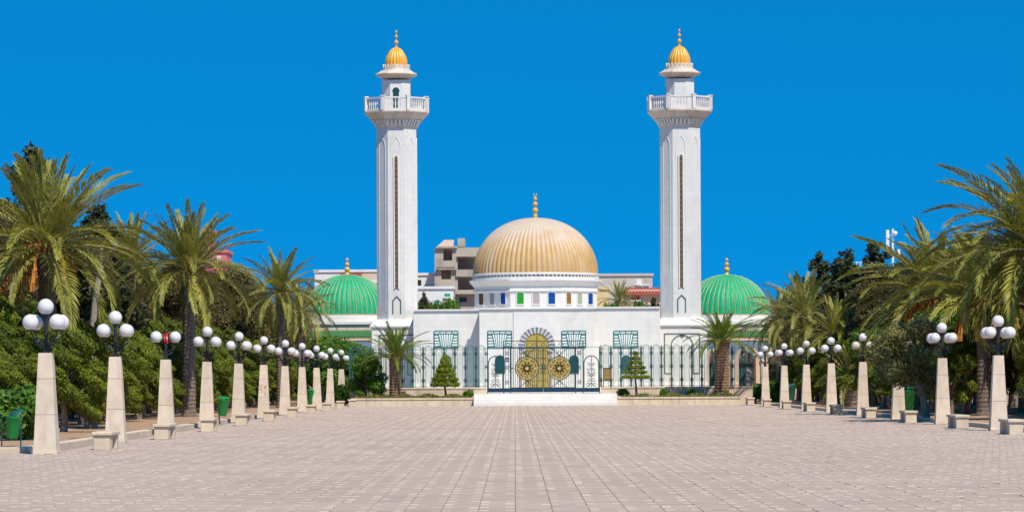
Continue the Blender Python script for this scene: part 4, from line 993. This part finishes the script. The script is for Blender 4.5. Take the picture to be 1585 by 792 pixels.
palm_px(1117, 529, 199.0, 2.3, 'date palm with thick brown trunk in the right planter', key='frond_fresh', seed=45, n=44, r=.40, z0=.40, lo=0, dry=2, bark='palm_bark_brown', drp=.75)
palm_px(958, 466, 250, 1.9, 'date palm standing behind the wing wall right of the golden dome', key='frond', seed=47, n=36, r=.25, lo=-40)

# ------------------------------------------------------------------ broadleaf and conifer trees
def lobes_cloud(lobes, n, g_, shell=.55, tilt=0.):
    vol = np.array([l[1][0]*l[1][1]*l[1][2] for l in lobes])**.67; cnt = np.maximum(30, (n*vol/vol.sum()).astype(int)); P_, N_ = [], []
    for (c, r_), k in zip(lobes, cnt):
        d = g_.normal(size=(k, 3)); d /= np.linalg.norm(d, axis=1, keepdims=True)
        rad = shell+(1.06-shell)*g_.uniform(0, 1, k)**.5; rad *= 1+.16*np.sin(d[:, 0]*5+c[0]*3)*np.sin(d[:, 2]*6+c[2]*5)
        q = d*rad[:, None]*np.array(r_); nn_ = d/np.array(r_)*min(r_)
        if tilt:
            ct, st_ = math.cos(tilt), math.sin(tilt); Rm = np.array([[ct, 0, st_], [0, 1, 0], [-st_, 0, ct]]).T; q = q@Rm; nn_ = nn_@Rm
        P_.append(np.array(c)+q); N_.append(nn_+g_.normal(size=(k, 3))*.5)
    return np.concatenate(P_), np.concatenate(N_)
def limbs(h, spread, n, key, g_, r=.1, lean=0, multi=1):
    m = MB()
    for q in range(multi):
        a = g_.uniform(0, 6.28); bx, by = (g_.uniform(-.25, .25), g_.uniform(-.2, .2)) if multi > 1 else (0, 0)
        lx, ly = (lean+(g_.uniform(-.5, .5) if multi > 1 else 0)), (g_.uniform(-.3, .3) if multi > 1 else 0)
        pts = [(bx+lx*s_+g_.uniform(-.06, .06)*(s_ > 0), by+ly*s_+g_.uniform(-.06, .06)*(s_ > 0), h*s_) for s_ in np.linspace(0, 1, 7)]
        m.tube(pts, [r*(1.25-.95*i/6) for i in range(7)], 7)
        for k in range(n):
            i = 2+k % 4; p0 = Vector(pts[i]); a += 2.4; e = p0+Vector((math.cos(a)*spread, math.sin(a)*spread, spread*g_.uniform(.3, .9)))
            m.tube([p0, (p0+e)/2+Vector((0, 0, -.06)), e], [r*.45, r*.32, r*.12], 5)
    return m.mesh('trunk', M[key], smooth=True)
VAR = {}
def make_kind(kind, v):
    g_ = np.random.default_rng(100*v+hash(kind) % 50 if False else 100*v+sum(map(ord, kind))); rr_ = random.Random(v+sum(map(ord, kind)))
    if kind == 'evergreen':      # tall dark olive tree, 6.5 m
        lobes = []
        for i in range(34):
            z = rr_.uniform(1.3, 6.0); w = 1.75*math.sin(math.pi*min(1, (z-.4)/6.6)**.8); a = rr_.uniform(0, 6.28); d = w*rr_.uniform(.35, 1)
            s_ = rr_.uniform(.42, .80); lobes.append(((d*math.cos(a), d*math.sin(a), z), (s_, s_, s_*rr_.uniform(.8, 1.2))))
        P_, N_ = lobes_cloud(lobes, 30000, g_); cr = cards('crown', P_, N_, .075, M['leaf_olive'], 1.7, seed=v); tr_ = limbs(4.8, .9, 7, 'bark', rr_, .13)
    elif kind == 'juniper':      # wind-combed green bush tree, 3.6 m, lobes sweeping up to the left
        lobes = []
        for i in range(15):
            z = .85+2.4*(i+rr_.random())/15; w = 1.55*(1-abs(z-1.6)/2.5); a = i*2.4+rr_.uniform(-.4, .4); d = w*rr_.uniform(.6, 1)
            s_ = rr_.uniform(.30, .50); lobes.append(((d*math.cos(a), d*math.sin(a), z), (s_*1.5, s_*1.1, s_*.62)))
        P_, N_ = lobes_cloud(lobes, 34000, g_, .78, tilt=.55); cr = cards('crown', P_, N_, .042, M['leaf_juniper'], 2.2, seed=v); tr_ = limbs(2.8, .8, 6, 'bark_pale', rr_, .085, multi=3)
    elif kind == 'spire':        # dark conifer, 8 m
        lobes = []
        for i in range(110):
            z = 1.2+6.9*rr_.random()**.9; w = 1.65*(1-(z-1.0)/7.4)**.7+.02; a = rr_.uniform(0, 6.28); d = w*rr_.uniform(.2, 1)
            s_ = (.14+.40*(1-(z-1)/7.2))*rr_.uniform(.7, 1.25); lobes.append(((d*math.cos(a), d*math.sin(a), z+.15*d), (s_, s_, s_*1.25)))
        P_, N_ = lobes_cloud(lobes, 24000, g_, .1); cr = cards('crown', P_, N_, .075, M['leaf_dark'], 2.4, seed=v); tr_ = limbs(7.6, .35, 6, 'bark', rr_, .13)
    elif kind == 'leafy':        # bright green broadleaf, 4.2 m
        lobes = []
        for i in range(24):
            z = rr_.uniform(1.1, 3.6); w = 1.6*math.sin(math.pi*(z-.2)/4.1); a = rr_.uniform(0, 6.28); d = w*rr_.uniform(.3, 1); s_ = rr_.uniform(.4, .65)
            lobes.append(((d*math.cos(a), d*math.sin(a), z), (s_, s_, s_*.9)))
        P_, N_ = lobes_cloud(lobes, 9000, g_); cr = cards('crown', P_, N_, .12, M['leaf_bright'], 1.5, seed=v); tr_ = limbs(2.8, .7, 6, 'bark', rr_, .09)
    elif kind == 'olive':        # grey green olive
        lobes = []
        for i in range(32):
            z = rr_.uniform(1.3, 3.9); w = 1.45*math.sin(math.pi*min(1, (z-.7)/3.6)); a = rr_.uniform(0, 6.28); d = w*rr_.uniform(.2, 1); s_ = rr_.uniform(.28, .55)
            lobes.append(((d*math.cos(a)-.5, d*math.sin(a), z), (s_, s_, s_)))
        P_, N_ = lobes_cloud(lobes, 20000, g_, .2); cr = cards('crown', P_, N_, .045, M['leaf_olivetree'], 3.4, seed=v); tr_ = limbs(2.7, .8, 6, 'bark_pale', rr_, .12, lean=-.5)
    elif kind == 'shrub':        # knee to hip high bush
        lobes = [((rr_.uniform(-.4, .4), rr_.uniform(-.4, .4), rr_.uniform(.3, .9)), (rr_.uniform(.25, .42),)*3) for i in range(10)]
        P_, N_ = lobes_cloud(lobes, 3500, g_); cr = cards('crown', P_, N_, .085, M['leaf_bright'], 1.7, seed=v); tr_ = limbs(.7, .25, 4, 'bark', rr_, .03)
    VAR[(kind, v)] = (cr, tr_)
TREENAME = dict(evergreen='evergreen_tree', juniper='juniper_tree', spire='conifer_tree', leafy='leafy_tree', olive='olive_tree', shrub='shrub')
def tree(kind, v, x, y, s, label, group, z0=.06, sz=None, rz=None):
    if (kind, v) not in VAR: make_kind(kind, v)
    cr, tr_ = VAR[(kind, v)]; t = empty(TREENAME[kind], (x, y, z0), label, 'shrub' if kind == 'shrub' else 'tree', group, random.uniform(0, 6.28) if rz is None else rz)
    t.scale = (s*(1.35 if kind == 'spire' else 1), s*(1.35 if kind == 'spire' else 1), sz or s); link('trunk', tr_, t); link('crown', cr, t); return t
def nth(i): return f'{i+1}{"th" if 10 <= (i+1) % 100 <= 20 else {1:"st",2:"nd",3:"rd"}.get((i+1) % 10, "th")}'
# left grove
i = 0; y = 92.0
while y < 214:
    tree('juniper', i % 3, -14.7+random.uniform(-.7, .4), y, random.uniform(.8, 1.02), f'bushy green juniper tree, {nth(i)} from the front in the left row behind the lamps', 'left juniper row', rz=random.uniform(-.5, .5)); y += random.uniform(3.0, 4.0); i += 1
i = 0; y = 100.0
while y < 222:
    tree('juniper', (i+1) % 3, -17.0+random.uniform(-.6, .6), y, random.uniform(1.1, 1.35), f'taller green juniper tree, {nth(i)} from the front in the second left row', 'second left juniper row', rz=random.uniform(-.5, .5)); y += random.uniform(4.6, 6.0); i += 1
i = 0; y = 118.0
while y < 236:
    tree('evergreen', i % 3, -19.8+random.uniform(-1, 1), y, random.uniform(1.12, 1.28), f'dark olive evergreen tree, {nth(i)} from the front at the back of the left grove', 'left evergreen row'); y += random.uniform(3.4, 4.4); i += 1
i = 0; y = 140.0
while y < 246:
    tree('evergreen', (i+2) % 3, -23.5+random.uniform(-1, 1), y, random.uniform(1.22, 1.42), f'tall dark evergreen tree, {nth(i)} from the front in the rearmost left row', 'rearmost left evergreen row'); y += random.uniform(5.0, 6.5); i += 1
q = pix(55, 640, 128); tree('spire', 0, q.x, 128, 1.27, 'tall dark conifer whose tip rises above the largest left palm', None)
q = pix(152, 640, 150); tree('spire', 1, q.x, 150, 1.14, 'dark conifer just right of the largest left palm', None)
for k, (px, Y, s) in enumerate(((500, 207, 1.02), (548, 210.5, .98), (566, 200.2, .74), (520, 213, 1.1))):
    tree('leafy', k % 2, pix(px, 600, Y).x if px < 540 else pix(px, 600, Y).x, Y, s, 'bright green leafy tree ' + ('left of the iron fence beside the last lamp', 'in front of the left green domed hall', 'in the left end of the planter, before the fence', 'behind the last left lamp pillars')[k], 'leafy trees by the left hall')
for k, (px, Y, s) in enumerate(((92, 98, .9), (140, 106, 1.0))):
    tree('juniper', k, pix(px, 600, Y).x, Y, s, 'bushy green juniper tree ' + ('between the first and second left lamps', 'directly behind the second left lamp')[k], 'left juniper row', rz=.2)
for k, (px, pyt, Y) in enumerate(((398, 438, 222), (418, 462, 224), (447, 482, 226), (376, 436, 226))):
    q = pix(px, pyt, Y); tree('evergreen', k % 3, q.x, Y, q.z/6.55, 'dark evergreen tree ' + ('left of the slim dark palm trunk', 'directly behind the slim dark palm trunk', 'between the two small palms by the left dome', 'rearmost behind the seventh left lamp')[k], 'evergreens near the left hall')
q = pix(345, 404, 214); tree('evergreen', 1, q.x, 214, q.z/6.55, 'dark evergreen tree below the pale pink house', None)
# leaning bare trunk
q = pix(158, 376, 115); b_ = pix(147, 470, 115)
t = empty('bare_trunk', (b_.x-.5, 115, .06), 'pale bare leaning tree trunk right of the largest left palm', 'tree trunk')
m = MB(); m.tube([(b_.x-.5,115,.02),(b_.x-.2,115,2.0),(b_.x,115,b_.z),((b_.x+q.x)/2+.03,115,(b_.z+q.z)/2),(q.x,115,q.z)], [.14,.12,.11,.09,.06], 7); m.build('trunk', M['bark_pale'], t, smooth=True)
m = MB(); m.tube([((b_.x+q.x)/2+.03,115,(b_.z+q.z)/2),((b_.x+q.x)/2+.3,115.2,(b_.z+q.z)/2+.5)], [.05,.02], 5); m.build('broken_branch', M['bark_pale'], t)
# right grove
i = 0; y = 104.0
while y < 206:
    if not 116 < y < 127: tree('juniper' if i % 3 else 'leafy', i % 2, 17.6+random.uniform(-.5, .9), y, random.uniform(.9, 1.15), f'green bushy tree, {nth(i)} from the front in the row behind the right lamps', 'right bush row')
    y += random.uniform(4.2, 5.6); i += 1
i = 0; y = 106.0
while y < 218:
    tree('evergreen', i % 3, 20.6+random.uniform(-.8, 1), y, random.uniform(.9, 1.08), f'dark evergreen tree, {nth(i)} from the front in the right grove', 'right evergreen row'); y += random.uniform(3.4, 4.3); i += 1
i = 0; y = 118.0
while y < 240:
    tree('evergreen', (i+1) % 3, 24.5+random.uniform(-1, 1), y, random.uniform(1.22, 1.4), f'tall evergreen tree, {nth(i)} from the front in the rear right row', 'rear right evergreen row'); y += random.uniform(4.2, 5.5); i += 1
for k, (px, py, Y) in enumerate(((1266, 389, 205), (1309, 384, 190), (1357, 372, 182), (1336, 412, 196), (1395, 404, 175), (1236, 424, 216), (1290, 412, 212))):
    q = pix(px, py, Y); tree('spire', k % 2, q.x, Y, (q.z)/8.35, 'dark pointed conifer ' + ('leftmost above the right grove', 'with bushy top, left of the antenna mast', 'with narrow spire directly left of the antenna mast', 'with lower top under the roof railing', 'right of the antenna mast', 'lowest one nearest the right green dome', 'between the two leftmost tall conifers')[k], 'dark conifers of the right grove')
q = pix(1434, 640, 121.0); tree('olive', 0, q.x, 121.0, 1.05, 'grey green olive tree overhanging the third right lamp pillar', None, rz=0, sz=.86)
for k, (px, Y, s) in enumerate(((1176, 206, .95), (1200, 205, 1.35), (1185, 208, .8))):
    tree('shrub', k % 2, pix(px, 620, Y).x, Y, s, 'green shrub ' + ('between the last right lamp pillars', 'tallest one right of the last right lamps', 'behind the right end of the planter')[k], 'shrubs by the right hall')
for k, (px, Y, s) in enumerate(((30, 86, 1.15), (44, 88, 1.0), (536, 204, 1.0))):
    tree('shrub', k % 2, pix(px, 650, Y).x, Y, s, 'leafy green shrub ' + ('beside the open litter bin at left edge', 'between the open litter bin and the first left lamp', 'at the foot of the last left lamp')[k], 'shrubs of the left bed')
for k, (px, pyt, Y) in enumerate(((657, 452, 262), (667, 463, 263), (690, 460, 262), (700, 458, 263), (649, 462, 264), (990, 462, 246), (1013, 460, 247), (945, 466, 246))):
    q = pix(px, pyt, Y); tree('spire' if k in (0, 6) else 'leafy', 0, q.x, Y, .55 if k in (0, 6) else .62, 'dark green garden tree ' + ('with pointed top right of the left minaret', 'second right of the left minaret', 'left one below the unfinished building', 'right one below the unfinished building', 'touching the left minaret', 'below the red tiled roof', 'beside the right minaret', 'below the palm right of the golden dome')[k], 'garden trees behind the hall', sz=(q.z)/(8.3 if k in (0, 6) else 4.2))
# ------------------------------------------------------------------ tiered topiary and planter plants
def tiered(px, Y, pyt, pyb, halfw, n, loose, label):
    q = pix(px, 600, Y); t = empty('tiered_conifer', (q.x, Y, .40), label, 'tree', 'tiered conifers in the planters')
    zt_, zb_ = pix(px, pyt, Y).z-.40, pix(px, pyb, Y).z-.40; w = halfw*Y/F; rr_ = random.Random(n)
    m = MB(); m.tube([(.06,0,-.02),(.02,0,zb_*.6),(-.02,0,zb_),(0,0,zt_-.1)], [.085,.07,.055,.02], 7); link('trunk', m.mesh('trunk', M['bark'], smooth=True), t)
    for i in range(n):
        s_ = i/(n-1); z = zb_+.12+(zt_-zb_-.25)*s_; r_ = w*(1-.82*s_**1.05)*rr_.uniform(.93, 1.06); g_ = np.random.default_rng(i+n)
        lob = []
        nl = max(5, int(14*(1-s_*.6)))
        for k in range(nl):
            a = 2*math.pi*k/nl+rr_.uniform(-.2, .2); lob.append(((r_*.72*math.cos(a), r_*.72*math.sin(a), z+rr_.uniform(-.03, .03)), (r_*.34, r_*.34, (.10 if loose else .15))))
        lob.append(((0, 0, z+.02), (r_*.6, r_*.6, .10)))
        P_, N_ = lobes_cloud(lob, int(3000*(1-.7*s_)), g_, .5); link('foliage_tier', cards('foliage_tier', P_, N_, .05, M['leaf_topiary'], 1.8, seed=i), t)
tiered(689, 198.6, 548, 597, 23.5, 7, False, 'dense tiered conifer left of the entrance gate')
tiered(984, 198.6, 543, 586, 22.5, 6, True, 'loosely tiered conifer right of the entrance gate')
def tufts(name, x0, x1, y0, y1, n, hh, label, seed):
    g_ = np.random.default_rng(seed); cl = g_.uniform(x0, x1, 26); X_ = cl[g_.integers(0, 26, n)]+g_.normal(0, .22, n); X_ = np.clip(X_, x0, x1); Y_ = g_.uniform(y0, y1, n)
    hgt = hh*g_.uniform(.3, 1.1, n)*(.5+.5*np.sin(X_*2.1+seed)**2); a = g_.uniform(0, 6.28, n); lx, ly = np.cos(a)*hgt*.5, np.sin(a)*hgt*.5; w = .02
    V = np.stack([np.stack([X_-w*np.sin(a), Y_+w*np.cos(a), np.full(n, .41)], 1), np.stack([X_+w*np.sin(a), Y_-w*np.cos(a), np.full(n, .41)], 1), np.stack([X_+lx*.6+w*np.sin(a), Y_+ly*.6, .41+hgt*.7], 1), np.stack([X_+lx, Y_+ly, .41+hgt], 1)], 1).reshape(-1, 3)
    m = MB(); m.v = V.tolist(); m.f = [(4*i, 4*i+1, 4*i+2, 4*i+3) for i in range(n)]; m.m = [0]*n
    return tag(m.build(name, M['grass']), label, 'plants', kind='stuff')
tufts('ground_cover', PL[0]+.3, PL[1]-.3, YP+.4, 201.4, 6500, .34, 'low green and yellow ground cover in the left planter', 3)
tufts('ground_cover', PR[0]+.3, PR[1]-.3, YP+.4, 201.4, 6500, .34, 'low green and yellow ground cover in the right planter', 4)
def agave(px, Y, s, label):
    q = pix(px, 610, Y); t = empty('agave_plant', (q.x, Y, .41), label, 'plant')
    for i in range(22):
        az = i*2.4; el = R(80-65*i/22); L = s*random.uniform(.8, 1.1); d = Vector((math.cos(az)*math.cos(el), math.sin(az)*math.cos(el), math.sin(el))); sd_ = Vector((-math.sin(az), math.cos(az), 0))*.05*s
        m = MB(); m.add([sd_*.6, -sd_*.6, d*L*.5-sd_, d*L+Vector((0,0,-.05)), d*L*.5+sd_, d*L*.5+Vector((0,0,-.03))], [(0,1,5),(1,2,5),(2,3,5),(3,4,5),(4,0,5)]); link('leaf', m.mesh('leaf', M['leaf_bright']), t)
agave(1122, 197.6, .62, 'spiky agave at the foot of the right planter palm'); agave(597, 198, .5, 'spiky agave at the foot of the left planter palm')
for k, (px, Y, s) in enumerate(((556, 199, .42), (733-9, 199.6, .5), (965, 199.5, .45), (1030, 199.8, .5), (1070, 199.8, .42))):
    tree('shrub', k % 2, pix(px, 610, Y).x, Y, s, 'small green shrub in the planter ' + ('at the far left end', 'beside the left side of the steps', 'beside the right tiered conifer', 'before the right minaret base', 'left of the thick planter palm')[k], 'small planter shrubs', z0=.41)
